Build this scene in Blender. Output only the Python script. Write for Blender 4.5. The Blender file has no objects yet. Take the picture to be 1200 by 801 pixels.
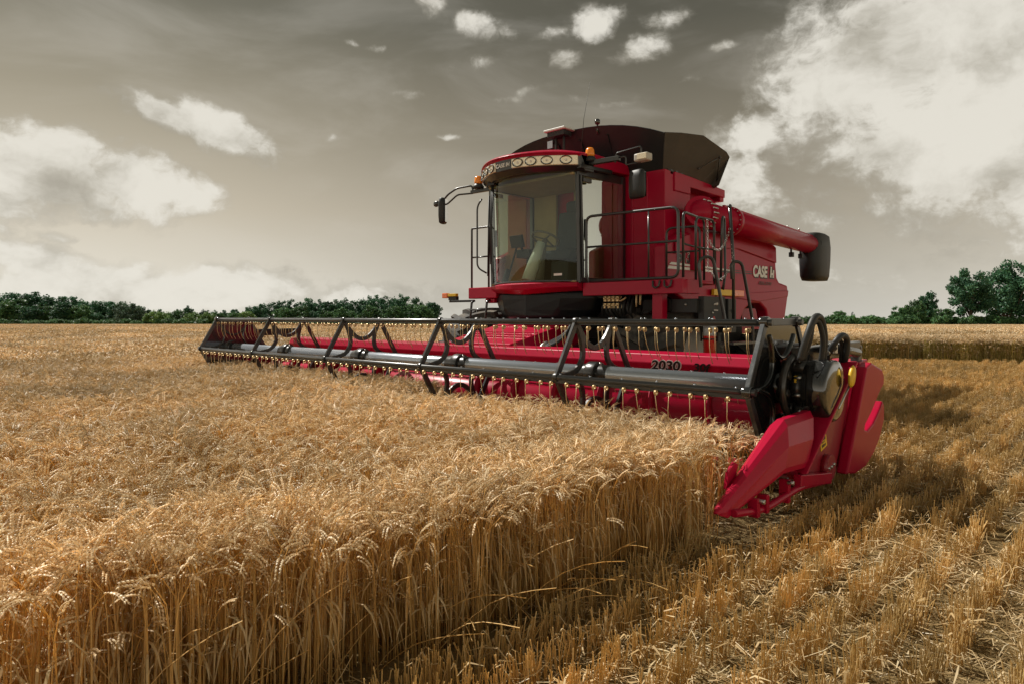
import bpy, bmesh, math, random
import numpy as np
from mathutils import Vector, Matrix
R = math.radians
rnd = random.Random(7)
scn = bpy.context.scene
COL = scn.collection

# ------------------------------------------------------------------ camera
CAM = Vector((6.48, -4.81, 1.25))
FW = Vector((-0.696, 0.718, 0)); RT = Vector((0.718, 0.696, 0))
cam = bpy.data.cameras.new("camera"); camo = bpy.data.objects.new("camera", cam); COL.objects.link(camo)
camo.location = CAM
camo.rotation_euler = (R(90), 0, math.atan2(0.696, 0.718))
cam.sensor_width = 36; cam.lens = 24.0
cam.shift_y = -29.0 / 1200
cam.clip_start = 0.05; cam.clip_end = 4000
scn.camera = camo

# ------------------------------------------------------------------ light
SUN_DIR = Vector((1.0, 0.10, -1.15)).normalized()          # the way the light travels
elev = math.asin(-SUN_DIR.z)
sun = bpy.data.lights.new("sun", 'SUN'); sun.energy = 5.0; sun.angle = R(0.6); sun.color = (1.0, 0.95, 0.86)
suno = bpy.data.objects.new("sun", sun); COL.objects.link(suno)
suno.rotation_euler = SUN_DIR.to_track_quat('-Z', 'Y').to_euler()
scn.view_settings.view_transform = 'Standard'
scn.view_settings.look = 'None'
scn.view_settings.exposure = 0.28
scn.view_settings.gamma = 1.0

# ------------------------------------------------------------------ node helper
class NT:
    def __init__(s, tree): s.t = tree; s.n = tree.nodes; s.l = tree.links
    def new(s, typ, **kw):
        n = s.n.new(typ)
        for k, v in kw.items():
            setattr(n, k, v)
        return n
    def set(s, sock, v):
        if hasattr(v, 'is_output'): s.l.new(v, sock)
        elif v is not None: sock.default_value = v
    def math(s, op, a, b=None, c=None, clamp=False):
        n = s.new('ShaderNodeMath', operation=op); n.use_clamp = clamp
        s.set(n.inputs[0], a)
        if b is not None: s.set(n.inputs[1], b)
        if c is not None: s.set(n.inputs[2], c)
        return n.outputs[0]
    def vmath(s, op, a, b=None):
        n = s.new('ShaderNodeVectorMath', operation=op)
        s.set(n.inputs[0], a)
        if b is not None: s.set(n.inputs[1], b)
        return n.outputs['Value'] if op in ('DOT_PRODUCT', 'LENGTH', 'DISTANCE') else n.outputs[0]
    def noise(s, vec, scale, detail=4, rough=0.55, dist=0.0, color=False, dim='3D'):
        n = s.new('ShaderNodeTexNoise', noise_dimensions=dim)
        if vec is not None: s.l.new(vec, n.inputs['Vector'])
        n.inputs['Scale'].default_value = scale; n.inputs['Detail'].default_value = detail
        n.inputs['Roughness'].default_value = rough; n.inputs['Distortion'].default_value = dist
        return n.outputs['Color' if color else 'Fac']
    def ramp(s, fac, stops, interp='LINEAR'):
        n = s.new('ShaderNodeValToRGB'); cr = n.color_ramp; cr.interpolation = interp
        while len(cr.elements) > 1: cr.elements.remove(cr.elements[-1])
        for i, (p, c) in enumerate(stops):
            e = cr.elements[0] if i == 0 else cr.elements.new(p)
            e.position = p
            e.color = (*c, 1) if len(c) == 3 else c
        s.l.new(fac, n.inputs[0]); return n.outputs[0]
    def mix(s, fac, a, b, blend='MIX'):
        n = s.new('ShaderNodeMix', data_type='RGBA', blend_type=blend)
        s.set(n.inputs[0], fac); s.set(n.inputs[6], (*a, 1) if isinstance(a, tuple) and len(a) == 3 else a)
        s.set(n.inputs[7], (*b, 1) if isinstance(b, tuple) and len(b) == 3 else b)
        return n.outputs[2]
    def mrange(s, v, a, b, c=0.0, d=1.0, smooth=True):
        n = s.new('ShaderNodeMapRange', interpolation_type='SMOOTHSTEP' if smooth else 'LINEAR')
        s.set(n.inputs[0], v)
        for i, x in enumerate((a, b, c, d)): s.set(n.inputs[1 + i], x)
        return n.outputs[0]

# ------------------------------------------------------------------ sky
def sky_px(px, py):
    az = math.atan((px - 600) / 800); el = math.atan((371.5 - py) / 800 * math.cos(az)); return az, el
world = bpy.data.worlds.new("World"); scn.world = world; world.use_nodes = True
w = NT(world.node_tree); w.n.clear()
tc = w.new('ShaderNodeTexCoord').outputs['Generated']
dirv = w.vmath('NORMALIZE', tc)
az = w.math('ARCTAN2', w.vmath('DOT_PRODUCT', dirv, tuple(RT)), w.vmath('DOT_PRODUCT', dirv, tuple(FW)))
sx = w.new('ShaderNodeSeparateXYZ'); w.l.new(dirv, sx.inputs[0])
el = w.math('ARCSINE', sx.outputs[2])
uvn = w.new('ShaderNodeCombineXYZ'); w.l.new(az, uvn.inputs[0]); w.l.new(el, uvn.inputs[1]); uv = uvn.outputs[0]
# clear air: a physical sky, turned to the warm grey of this evening-graded day
st = w.new('ShaderNodeTexSky', sky_type='NISHITA'); st.sun_disc = False
st.sun_elevation = elev; st.sun_rotation = math.atan2(-SUN_DIR.x, -SUN_DIR.y)
st.air_density = 1.0; st.dust_density = 1.5; st.ozone_density = 1.0
bw = w.new('ShaderNodeRGBToBW'); w.l.new(st.outputs[0], bw.inputs[0])
nish = w.math('MULTIPLY', bw.outputs[0], 0.012)
grad = w.ramp(w.mrange(el, -0.02, 0.62, smooth=False), [
    (0.0, (.560, .540, .480)), (0.10, (.510, .478, .405)), (0.26, (.395, .352, .275)), (0.46, (.240, .214, .160)),
    (0.66, (.122, .115, .088)), (1.0, (.078, .077, .060))])
side = w.mrange(w.math('ABSOLUTE', w.math('SUBTRACT', az, 0.22)), 0.0, 0.85, 0.80, 1.40)
grad = w.mix(1.0, grad, side, 'MULTIPLY')
behind = w.mrange(w.math('ABSOLUTE', az), 1.0, 2.2, 1.0, 1.6)          # unseen sky behind the camera, brightened as added fill light
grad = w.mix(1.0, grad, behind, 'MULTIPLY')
base = w.mix(0.12, grad, nish)
# clouds
wn = w.noise(uv, 5.0, 5, 0.6, color=True)
warp = w.vmath('MULTIPLY', w.vmath('SUBTRACT', wn, (.5, .5, .5)), (.10, .055, 0))
uvw = w.vmath('ADD', uv, warp)
CL = [  # px, py, half width px, half height px, strength, tilt
    (60, 195, 125, 50, 1.05, -.12), (165, 216, 100, 36, 1.0, -.22), (-60, 190, 150, 70, 1.05, 0), (25, 170, 66, 32, .8, -.3),
    (190, 138, 72, 20, .85, -.25), (268, 160, 72, 24, .95, -.28), (300, 186, 42, 11, .5, -.1),
    (60, 270, 40, 10, .55, -.1), (0, 265, 30, 12, .6, 0), (40, 300, 120, 26, .95, -.1), (110, 322, 120, 26, .85, 0), (250, 345, 150, 30, 1.05, .06),
    (420, 350, 140, 26, .6, 0), (90, 345, 170, 30, .9, 0), (300, 222, 26, 14, .38, 0), (385, 166, 18, 6, .45, 0), (95, 146, 30, 6, .35, 0),
    (565, 32, 46, 13, .72, -.15), (500, 8, 18, 12, .62, 0), (695, 28, 38, 20, .78, .2), (745, 55, 32, 16, .82, .2), (660, 68, 24, 12, .68, 0), (844, 50, 20, 7, .52, 0),
    (780, 20, 40, 12, .5, .2), (480, 110, 40, 8, .42, 0), (560, 70, 30, 9, .46, .1), (640, 40, 26, 8, .5, .2), (800, 95, 36, 8, .42, 0), (410, 48, 12, 7, .5, 0), (444, 55, 20, 6, .48, 0), (524, 75, 16, 8, .5, 0), (625, 105, 30, 8, .5, .1), (670, 115, 22, 8, .5, 0), (600, 112, 28, 7, .48, 0), (715, 120, 30, 6, .45, 0), (528, 161, 20, 6, .5, 0),
    (1060, 60, 150, 105, 1.05, .2), (1120, 150, 150, 105, 1.05, -.2), (970, 70, 80, 62, .80, .6), (965, 108, 72, 50, .90, .4), (1150, 40, 170, 130, 1.1, 0), (1240, 190, 140, 100, 1.0, 0), (950, 20, 40, 30, .6, .5),
    (1010, 190, 150, 70, .55, 0), (870, 160, 52, 36, .72, .5), (850, 215, 80, 70, .72, .4), (930, 240, 120, 70, .42, 0), (1050, 235, 130, 60, .50, 0), (1150, 280, 120, 50, .40, 0), (950, 320, 140, 60, .38, 0),
]
acc = None
for (px, py, hw, hh, amp, tilt) in CL:
    a0, e0 = sky_px(px, py); k = math.cos(a0) / 800
    d = w.vmath('SUBTRACT', uvw, (a0, e0, 0))
    if abs(tilt) > .01:
        m = w.new('ShaderNodeVectorRotate', rotation_type='Z_AXIS'); w.l.new(d, m.inputs[0]); m.inputs['Angle'].default_value = -tilt; d = m.outputs[0]
    d = w.vmath('MULTIPLY', d, (1 / (hw * k * math.cos(a0)), 1 / (hh * k), 0))
    g = w.math('MULTIPLY', w.math('POWER', 2.718, w.math('MULTIPLY', w.vmath('DOT_PRODUCT', d, d), -0.9)), amp)
    acc = g if acc is None else w.math('SMOOTH_MAX', acc, g, 0.12)
stretch = w.vmath('MULTIPLY', uvw, (1.0, 1.3, 1))
n1 = w.noise(stretch, 10.0, 10, 0.60, 0.0); n2 = w.noise(stretch, 34.0, 8, 0.62, 0.0)
fb = w.math('ADD', w.math('MULTIPLY', w.math('SUBTRACT', n1, .5), 1.5), w.math('MULTIPLY', w.math('SUBTRACT', n2, .5), 0.75))
dens = w.mrange(w.math('ADD', acc, fb), 0.23, 0.78)
dens = w.math('MULTIPLY', dens, w.mrange(acc, 0.06, 0.40))
lit = w.noise(w.vmath('ADD', stretch, (.03, -.035, .3)), 9.0, 9, 0.6, 0.0)
ccol = w.ramp(w.mrange(w.math('ADD', w.math('MULTIPLY', lit, .9), w.math('MULTIPLY', dens, .25)), .36, .78), [(0, (.29, .268, .222)), (.45, (.42, .395, .335)), (1, (.66, .632, .562))])
# a thin veil of high cloud low over the field
veil = w.math('MULTIPLY', w.mrange(w.noise(w.vmath('MULTIPLY', uv, (1, 3, 1)), 3.2, 6, .55, .5), .42, .75), 0.20)
col = w.mix(veil, base, (.62, .585, .52))
col = w.mix(w.math('MULTIPLY', dens, .93), col, ccol)
bg = w.new('ShaderNodeBackground'); w.l.new(w.mix(1.0, col, (10.0, 10.0, 10.0), 'MULTIPLY'), bg.inputs[0]); bg.inputs[1].default_value = 0.1
wo = w.new('ShaderNodeOutputWorld'); w.l.new(bg.outputs[0], wo.inputs[0])

# ------------------------------------------------------------------ materials
MATS = {}
def pmat(name, col, rough=.5, metal=0.0, coat=0.0, spec=.5, dust=0.0, dustcol=(.30, .22, .13), dscale=3.0, var=0.0, bump=0.0, bscale=60, emit=None):
    m = bpy.data.materials.new(name); m.use_nodes = True; t = NT(m.node_tree)
    b = t.n['Principled BSDF']; pos = t.new('ShaderNodeNewGeometry').outputs['Position']
    c = (*col, 1)
    if var:
        v = t.noise(pos, dscale * 2.3, 5, .6)
        c = t.mix(v, tuple(x * (1 - var) for x in col), tuple(min(1, x * (1 + var)) for x in col))
    if dust:
        n = t.noise(pos, dscale, 8, .68, .4)
        f = t.math('MULTIPLY', t.mrange(n, .42, .78), dust)
        up = t.new('ShaderNodeSeparateXYZ'); t.l.new(t.new('ShaderNodeNewGeometry').outputs['Normal'], up.inputs[0])
        f = t.math('MULTIPLY', f, t.mrange(up.outputs[2], -0.3, 1.0, .55, 1.5), clamp=True)
        c = t.mix(f, c, dustcol)
        t.set(b.inputs['Roughness'], t.math('ADD', t.math('MULTIPLY', f, .5), rough, clamp=True))
    else:
        n = t.noise(pos, 9, 6, .6); t.set(b.inputs['Roughness'], t.mrange(n, .2, .8, max(.02, rough - .06), min(1, rough + .08)))
    t.set(b.inputs['Base Color'], c)
    b.inputs['Metallic'].default_value = metal; b.inputs['Specular IOR Level'].default_value = spec
    b.inputs['Coat Weight'].default_value = coat; b.inputs['Coat Roughness'].default_value = .08
    if bump:
        bn = t.new('ShaderNodeBump'); bn.inputs['Strength'].default_value = bump; bn.inputs['Distance'].default_value = .004
        t.l.new(t.noise(pos, bscale, 5, .6), bn.inputs['Height']); t.l.new(bn.outputs[0], b.inputs['Normal'])
    MATS[name] = m; return m
pmat('red_paint', (.38, .003, .031), .36, 0, .12, .17, .05, (.24, .06, .04), 2.6, var=.10)
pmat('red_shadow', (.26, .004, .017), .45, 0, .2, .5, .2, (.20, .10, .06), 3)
pmat('black_paint', (.014, .015, .016), .30, 0, .35, .5, .30, (.13, .10, .07), 3.5)
pmat('black_gloss', (.010, .011, .012), .10, 0, 1.0, .6, .08, (.15, .11, .07), 4)
pmat('black_plastic', (.020, .022, .024), .48, 0, 0, .4, .18, (.12, .10, .08), 5, bump=.15, bscale=200)
pmat('tank_flap', (.014, .016, .018), .42, 0, .1, .35, .30, (.055, .058, .058), 1.5)
pmat('grey_tube', (.40, .44, .50), .24, .6, .2, .5, .08, (.30, .25, .19), 4)
pmat('bare_steel', (.55, .55, .54), .30, 1.0, 0, .5, .15, (.3, .24, .16), 8)
pmat('rail_metal', (.035, .037, .039), .32, .2, .3, .5, .15, (.12, .10, .08), 8)
pmat('zinc_gold', (.62, .46, .25), .38, .75, 0, .5)
pmat('tank_side', (.075, .066, .057), .6, 0, 0, .25, .5, (.17, .15, .125), 2)
pmat('edge_steel', (.10, .105, .11), .28, .7, 0, .5, .2, (.2, .17, .13), 9)
pmat('tyre_rubber', (.055, .053, .050), .78, 0, 0, .3, .75, (.24, .21, .17), 4, bump=.4, bscale=80)
pmat('rim_paint', (.50, .48, .44), .45, 0, 0, .5, .5, (.28, .22, .16), 4)
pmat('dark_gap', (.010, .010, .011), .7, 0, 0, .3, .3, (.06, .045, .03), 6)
pmat('black_under', (.008, .010, .012), .35, 0, 0, .25)
pmat('chrome', (.80, .79, .76), .07, 1.0)
pmat('lamp_bowl', (.80, .72, .56), .28, .35)
pmat('amber', (.90, .28, .02), .22, 0, .5)
pmat('orange_reflector', (.85, .17, .02), .3, 0, .5)
pmat('yellow_decal', (.80, .50, .03), .4)
pmat('white_decal', (.78, .77, .75), .4)
pmat('silver_decal', (.45, .43, .44), .35, .3)
pmat('black_decal', (.012, .012, .013), .4)
pmat('dull_decal', (.17, .03, .035), .45)
pmat('cab_lining', (.33, .27, .14), .75, 0, 0, .3, 0, var=.25, dscale=2, bump=.2)
pmat('seat_cloth', (.045, .055, .065), .85, 0, 0, .3, var=.2, bump=.3)
pmat('console_grey', (.13, .125, .105), .55, var=.15)
pmat('extinguisher_red', (.62, .015, .012), .22, 0, .8)
pmat('label_paper', (.62, .66, .70), .5)
pmat('valve_white', (.72, .70, .66), .35)
pmat('gps_white', (.60, .66, .64), .35)
pmat('bark', (.075, .055, .04), .9, var=.3, bump=.6, bscale=8)
# glass
def glass(name, tint, refl):
    m = bpy.data.materials.new(name); m.use_nodes = True; t = NT(m.node_tree); t.n.clear()
    tr = t.new('ShaderNodeBsdfTransparent'); tr.inputs[0].default_value = (*tint, 1)
    gl = t.new('ShaderNodeBsdfGlossy'); gl.inputs['Roughness'].default_value = .015; gl.inputs[0].default_value = (.9, .95, .93, 1)
    fr = t.new('ShaderNodeFresnel'); fr.inputs[0].default_value = 1.5
    f = t.math('ADD', t.math('MULTIPLY', fr.outputs[0], .75), refl, clamp=True)
    mx = t.new('ShaderNodeMixShader'); t.l.new(f, mx.inputs[0]); t.l.new(tr.outputs[0], mx.inputs[1]); t.l.new(gl.outputs[0], mx.inputs[2])
    o = t.new('ShaderNodeOutputMaterial'); t.l.new(mx.outputs[0], o.inputs[0]); MATS[name] = m
glass('cab_glass', (.86, .93, .80), .0)
glass('door_glass', (.42, .58, .56), .42)
glass('lens_glass', (.95, .92, .86), .05)
def straw(name, c1, c2, c3, trans=.30, rough=.5):
    m = bpy.data.materials.new(name); m.use_nodes = True; t = NT(m.node_tree); t.n.clear()
    g = t.new('ShaderNodeNewGeometry'); oi = t.new('ShaderNodeObjectInfo')
    col = t.ramp(g.outputs['Random Per Island'], [(0, c1), (.5, c2), (1, c3)])
    big = t.noise(g.outputs['Position'], .55, 4, .6)
    f = t.math('ADD', t.math('MULTIPLY', oi.outputs['Random'], .35), t.mrange(big, .3, .7, .68, 1.0))
    col = t.mix(1.0, col, f, 'MULTIPLY')
    p = t.new('ShaderNodeBsdfPrincipled'); t.l.new(col, p.inputs['Base Color']); p.inputs['Roughness'].default_value = rough
    p.inputs['Specular IOR Level'].default_value = .35
    tl = t.new('ShaderNodeBsdfTranslucent'); t.l.new(col, tl.inputs[0])
    mx = t.new('ShaderNodeMixShader'); mx.inputs[0].default_value = trans
    t.l.new(p.outputs[0], mx.inputs[1]); t.l.new(tl.outputs[0], mx.inputs[2])
    o = t.new('ShaderNodeOutputMaterial'); t.l.new(mx.outputs[0], o.inputs[0]); MATS[name] = m
straw('wheat_stem', (.56, .35, .11), (.69, .46, .165), (.77, .555, .25), .42)
straw('wheat_head', (.54, .375, .195), (.73, .555, .325), (.93, .81, .60), .28, .45)
straw('wheat_green', (.52, .50, .16), (.66, .58, .21), (.76, .64, .28), .6)
straw('wheat_leaf', (.50, .34, .15), (.62, .45, .23), (.72, .58, .35), .4)
straw('stubble_stem', (.54, .355, .12), (.66, .46, .19), (.77, .59, .31), .30)
straw('straw_pale', (.52, .36, .17), (.66, .50, .28), (.78, .66, .44), .25, .4)
def leafmat(name, c1, c2, c3):
    m = bpy.data.materials.new(name); m.use_nodes = True; t = NT(m.node_tree); t.n.clear()
    g = t.new('ShaderNodeNewGeometry'); oi = t.new('ShaderNodeObjectInfo')
    col = t.ramp(g.outputs['Random Per Island'], [(0, c1), (.6, c2), (1, c3)])
    col = t.mix(1.0, col, t.math('ADD', t.math('MULTIPLY', oi.outputs['Random'], .5), t.mrange(t.noise(g.outputs['Position'], .35, 3), .3, .7, .55, .95)), 'MULTIPLY')
    d = t.new('ShaderNodeBsdfPrincipled'); t.l.new(col, d.inputs['Base Color']); d.inputs['Roughness'].default_value = .55; d.inputs['Specular IOR Level'].default_value = .25
    tl = t.new('ShaderNodeBsdfTranslucent'); t.l.new(col, tl.inputs[0])
    mx = t.new('ShaderNodeMixShader'); mx.inputs[0].default_value = .25
    t.l.new(d.outputs[0], mx.inputs[1]); t.l.new(tl.outputs[0], mx.inputs[2])
    o = t.new('ShaderNodeOutputMaterial'); t.l.new(mx.outputs[0], o.inputs[0]); MATS[name] = m
leafmat('leaf_dark', (.026, .080, .048), (.048, .130, .066), (.09, .19, .085))
leafmat('leaf_mid', (.042, .108, .050), (.078, .170, .062), (.13, .235, .082))
leafmat('leaf_light', (.07, .15, .05), (.14, .235, .065), (.22, .31, .09))
leafmat('leaf_grey', (.055, .105, .070), (.10, .16, .10), (.145, .21, .135))

# ------------------------------------------------------------------ mesh helpers
ORG = {}
def link(o, parent=None, origin=(0, 0, 0)):
    COL.objects.link(o); origin = Vector(origin)
    ORG[o.name] = origin
    if parent is not None:
        o.parent = parent; o.location = origin - ORG[parent.name]
    else: o.location = origin
    return o
def empty(name, loc, parent=None):
    o = bpy.data.objects.new(name, None); o.empty_display_size = .3
    return link(o, parent, loc)
def tag(o, label=None, cat=None, group=None, kind=None):
    for k, v in (('label', label), ('category', cat), ('group', group), ('kind', kind)):
        if v: o[k] = v
    return o
class MB:
    def __init__(s): s.v = []; s.f = []; s.m = []; s.sm = []; s.cm = 0
    def add(s, vs, fs, smooth=False):
        k = len(s.v); s.v += [tuple(x) for x in vs]
        for f in fs: s.f.append(tuple(i + k for i in f)); s.m.append(s.cm); s.sm.append(smooth)
        return s
    def box(s, a, b, rot=None, taper=None):
        (x0, y0, z0), (x1, y1, z1) = a, b
        vs = [Vector((x, y, z)) for z in (z0, z1) for y in (y0, y1) for x in (x0, x1)]
        if rot is not None:
            c = (Vector(a) + Vector(b)) / 2; vs = [c + rot @ (v - c) for v in vs]
        return s.add(vs, [(0, 2, 3, 1), (4, 5, 7, 6), (0, 1, 5, 4), (2, 6, 7, 3), (0, 4, 6, 2), (1, 3, 7, 5)])
    def bar(s, p0, p1, wdt, thk, up=(0, 0, 1)):
        p0 = Vector(p0); p1 = Vector(p1); d = (p1 - p0).normalized(); u = Vector(up)
        a = d.cross(u).normalized(); b = a.cross(d).normalized(); a *= wdt / 2; b *= thk / 2
        vs = [p + q for p in (p0, p1) for q in (-a - b, a - b, a + b, -a + b)]
        return s.add(vs, [(3, 2, 1, 0), (4, 5, 6, 7), (0, 1, 5, 4), (1, 2, 6, 5), (2, 3, 7, 6), (3, 0, 4, 7)])
    def tube(s, pts, r, n=8, cap=True, closed=False):
        pts = [Vector(p) for p in pts]; m = len(pts); rs = r if isinstance(r, (list, tuple)) else [r] * m
        vs = []; prev = None
        for i, p in enumerate(pts):
            if closed: t = pts[(i + 1) % m] - pts[i - 1]
            else: t = pts[min(i + 1, m - 1)] - pts[max(i - 1, 0)]
            t.normalize()
            if prev is None:
                a = t.cross(Vector((0, 0, 1)))
                if a.length < .05: a = t.cross(Vector((1, 0, 0)))
            else: a = prev - t * prev.dot(t)
            a.normalize(); prev = a; b = t.cross(a)
            for j in range(n):
                an = 2 * math.pi * j / n; vs.append(p + (a * math.cos(an) + b * math.sin(an)) * rs[i])
        fs = []
        for i in range(m if closed else m - 1):
            i2 = (i + 1) % m
            for j in range(n):
                j2 = (j + 1) % n; fs.append((i * n + j, i * n + j2, i2 * n + j2, i2 * n + j))
        s.add(vs, fs, True)
        if cap and not closed:
            k = len(s.v) - len(vs)
            s.f += [tuple(k + j for j in range(n))[::-1], tuple(k + (m - 1) * n + j for j in range(n))]; s.m += [s.cm] * 2; s.sm += [False] * 2
        return s
    def cyl(s, p0, p1, r0, r1=None, n=20): return s.tube([p0, p1], [r0, r0 if r1 is None else r1], n)
    def prism(s, poly, axis, a, b):
        """poly in the plane normal to axis ('x': (y,z), 'y': (x,z), 'z': (x,y)) pushed from a to b"""
        mk = {'x': lambda p, t: (t, p[0], p[1]), 'y': lambda p, t: (p[0], t, p[1]), 'z': lambda p, t: (p[0], p[1], t)}[axis]
        n = len(poly); vs = [mk(p, a) for p in poly] + [mk(p, b) for p in poly]
        area = sum(poly[i][0] * poly[(i + 1) % n][1] - poly[(i + 1) % n][0] * poly[i][1] for i in range(n))
        flip = (area > 0) == (b > a)
        if axis == 'y': flip = not flip
        lo, hi = tuple(range(n)), tuple(range(n, 2 * n))
        fs = [lo[::-1], hi] + [(i, (i + 1) % n, n + (i + 1) % n, n + i) for i in range(n)]
        if not flip: fs = [f[::-1] for f in fs]
        return s.add(vs, fs)
    def loft(s, secs, closed=True, cap=True, smooth=False):
        n = len(secs[0]); vs = [p for sec in secs for p in sec]; fs = []
        for i in range(len(secs) - 1):
            for j in range(n if closed else n - 1):
                j2 = (j + 1) % n; fs.append((i * n + j, i * n + j2, (i + 1) * n + j2, (i + 1) * n + j))
        if cap and closed: fs += [tuple(range(n))[::-1], tuple((len(secs) - 1) * n + j for j in range(n))]
        return s.add(vs, fs, smooth)
    def lathe(s, prof, c, axis='x', n=32, smooth=True):
        """prof: (along, radius)"""
        c = Vector(c); ax = {'x': (Vector((1, 0, 0)), Vector((0, 1, 0)), Vector((0, 0, 1))), 'y': (Vector((0, 1, 0)), Vector((0, 0, 1)), Vector((1, 0, 0))), 'z': (Vector((0, 0, 1)), Vector((1, 0, 0)), Vector((0, 1, 0)))}[axis]
        secs = [[c + ax[0] * a + (ax[1] * math.cos(2 * math.pi * j / n) + ax[2] * math.sin(2 * math.pi * j / n)) * r for j in range(n)] for a, r in prof]
        return s.loft(secs, True, prof[0][1] > 1e-4, smooth)
    def torus(s, c, Rr, r, axis='x', n=14, k=6, a0=0, a1=360):
        c = Vector(c); e = {'x': (Vector((0, 1, 0)), Vector((0, 0, 1))), 'y': (Vector((1, 0, 0)), Vector((0, 0, 1))), 'z': (Vector((1, 0, 0)), Vector((0, 1, 0)))}[axis]
        full = a1 - a0 >= 360; m = n if full else n + 1
        pts = [c + (e[0] * math.cos(R(a0 + (a1 - a0) * i / n)) + e[1] * math.sin(R(a0 + (a1 - a0) * i / n))) * Rr for i in range(m)]
        return s.tube(pts, r, k, True, full)
    def ball(s, c, r, n=10, sc=(1, 1, 1)):
        prof = [(-math.cos(math.pi * i / n), max(1e-3, math.sin(math.pi * i / n))) for i in range(n + 1)]
        c = Vector(c); secs = [[c + Vector((q * math.cos(2 * math.pi * j / 12) * sc[0], q * math.sin(2 * math.pi * j / 12) * sc[1], a * sc[2])) * r for j in range(12)] for a, q in prof]
        return s.loft(secs, True, True, True)
    def build(s, name, mat, parent=None, origin=None, bevel=0, seg=2, solid=0):
        me = bpy.data.meshes.new(name); me.from_pydata(s.v, [], s.f)
        if origin is None: origin = ORG[parent.name] if parent is not None else (0, 0, 0)
        o3 = Vector(origin); me.transform(Matrix.Translation(-o3))
        for mt in (mat if isinstance(mat, (list, tuple)) else [mat]): me.materials.append(MATS[mt])
        me.polygons.foreach_set('material_index', s.m); me.polygons.foreach_set('use_smooth', s.sm); me.update()
        bm = bmesh.new(); bm.from_mesh(me); bmesh.ops.recalc_face_normals(bm, faces=bm.faces); bm.to_mesh(me); bm.free()
        o = bpy.data.objects.new(name, me); link(o, parent, origin)
        if solid:
            q = o.modifiers.new('solid', 'SOLIDIFY'); q.thickness = solid; q.offset = 0
        if bevel:
            q = o.modifiers.new('bevel', 'BEVEL'); q.width = bevel; q.segments = seg; q.limit_method = 'ANGLE'; q.angle_limit = R(35); q.harden_normals = False
        return o
def bez(p0, p1, p2, n=8):
    p0, p1, p2 = Vector(p0), Vector(p1), Vector(p2)
    return [p0 * (1 - t) ** 2 + p1 * 2 * t * (1 - t) + p2 * t * t for t in [i / n for i in range(n + 1)]]
def arcpath(pts, rad, n=5):
    """polyline with rounded corners"""
    pts = [Vector(p) for p in pts]; out = [pts[0]]
    for i in range(1, len(pts) - 1):
        a, b, c = pts[i - 1], pts[i], pts[i + 1]
        r1 = min(rad, (a - b).length * .49); r2 = min(rad, (c - b).length * .49)
        out += bez(b + (a - b).normalized() * r1, b, b + (c - b).normalized() * r2, n)
    out.append(pts[-1]); return out
def text(body, size, mat, parent, loc, xdir, ydir, name, extrude=.002, shear=0.0, offset=0.0, sx=1.0):
    cu = bpy.data.curves.new('t', 'FONT'); cu.body = body; cu.size = size; cu.extrude = extrude; cu.shear = shear; cu.offset = offset
    to = bpy.data.objects.new('t', cu); me = bpy.data.meshes.new_from_object(to); me.name = name
    X = Vector(xdir).normalized() ; Y = Vector(ydir).normalized(); Z = X.cross(Y)
    M = Matrix(((X.x * sx, Y.x, Z.x, 0), (X.y * sx, Y.y, Z.y, 0), (X.z * sx, Y.z, Z.z, 0), (0, 0, 0, 1)))
    me.transform(M); me.materials.clear(); me.materials.append(MATS[mat])
    o = bpy.data.objects.new(name, me); bpy.data.objects.remove(to); bpy.data.curves.remove(cu)
    return link(o, parent, loc)

# ------------------------------------------------------------------ ground
def fwd(x, y): return (x - CAM.x) * FW.x + (y - CAM.y) * FW.y
def gz(x, y):
    d = fwd(x, y); t = max(0.0, d - 14.0); return -0.0085 * t * t / (t + 12.0)
def axis_pts():
    a = [0.0]; st_ = .5
    while a[-1] < 1500: a.append(a[-1] + st_); st_ *= 1.10
    return sorted(set([-x for x in a] + a))
ap = axis_pts(); nA = len(ap)
gm = MB(); cx0, cy0 = 3.0, 0.0
gm.add([(cx0 + x, cy0 + y, gz(cx0 + x, cy0 + y)) for y in ap for x in ap], [(j * nA + i, j * nA + i + 1, (j + 1) * nA + i + 1, (j + 1) * nA + i) for j in range(nA - 1) for i in range(nA - 1)], True)
m = bpy.data.materials.new('soil'); m.use_nodes = True; t = NT(m.node_tree); b = t.n['Principled BSDF']
pos = t.new('ShaderNodeNewGeometry').outputs['Position']
n1 = t.noise(pos, 7, 8, .7); n2 = t.noise(pos, 60, 5, .7); n3 = t.noise(pos, .5, 4, .6)
c = t.ramp(t.math('ADD', t.math('MULTIPLY', n1, .5), t.math('MULTIPLY', n2, .5)), [(.3, (.050, .036, .022)), (.5, (.12, .085, .045)), (.7, (.27, .19, .09))])
t.l.new(t.mix(t.mrange(n3, .30, .65, .25, .75), c, (.34, .235, .10)), b.inputs['Base Color']); b.inputs['Roughness'].default_value = .95; b.inputs['Specular IOR Level'].default_value = .1
bn = t.new('ShaderNodeBump'); bn.inputs['Strength'].default_value = .9; bn.inputs['Distance'].default_value = .03; t.l.new(n2, bn.inputs['Height']); t.l.new(bn.outputs[0], b.inputs['Normal'])
MATS['soil'] = m
ground = gm.build('ground', 'soil'); tag(ground, 'brown soil of the field under the wheat and stubble', 'ground', kind='structure')

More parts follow.
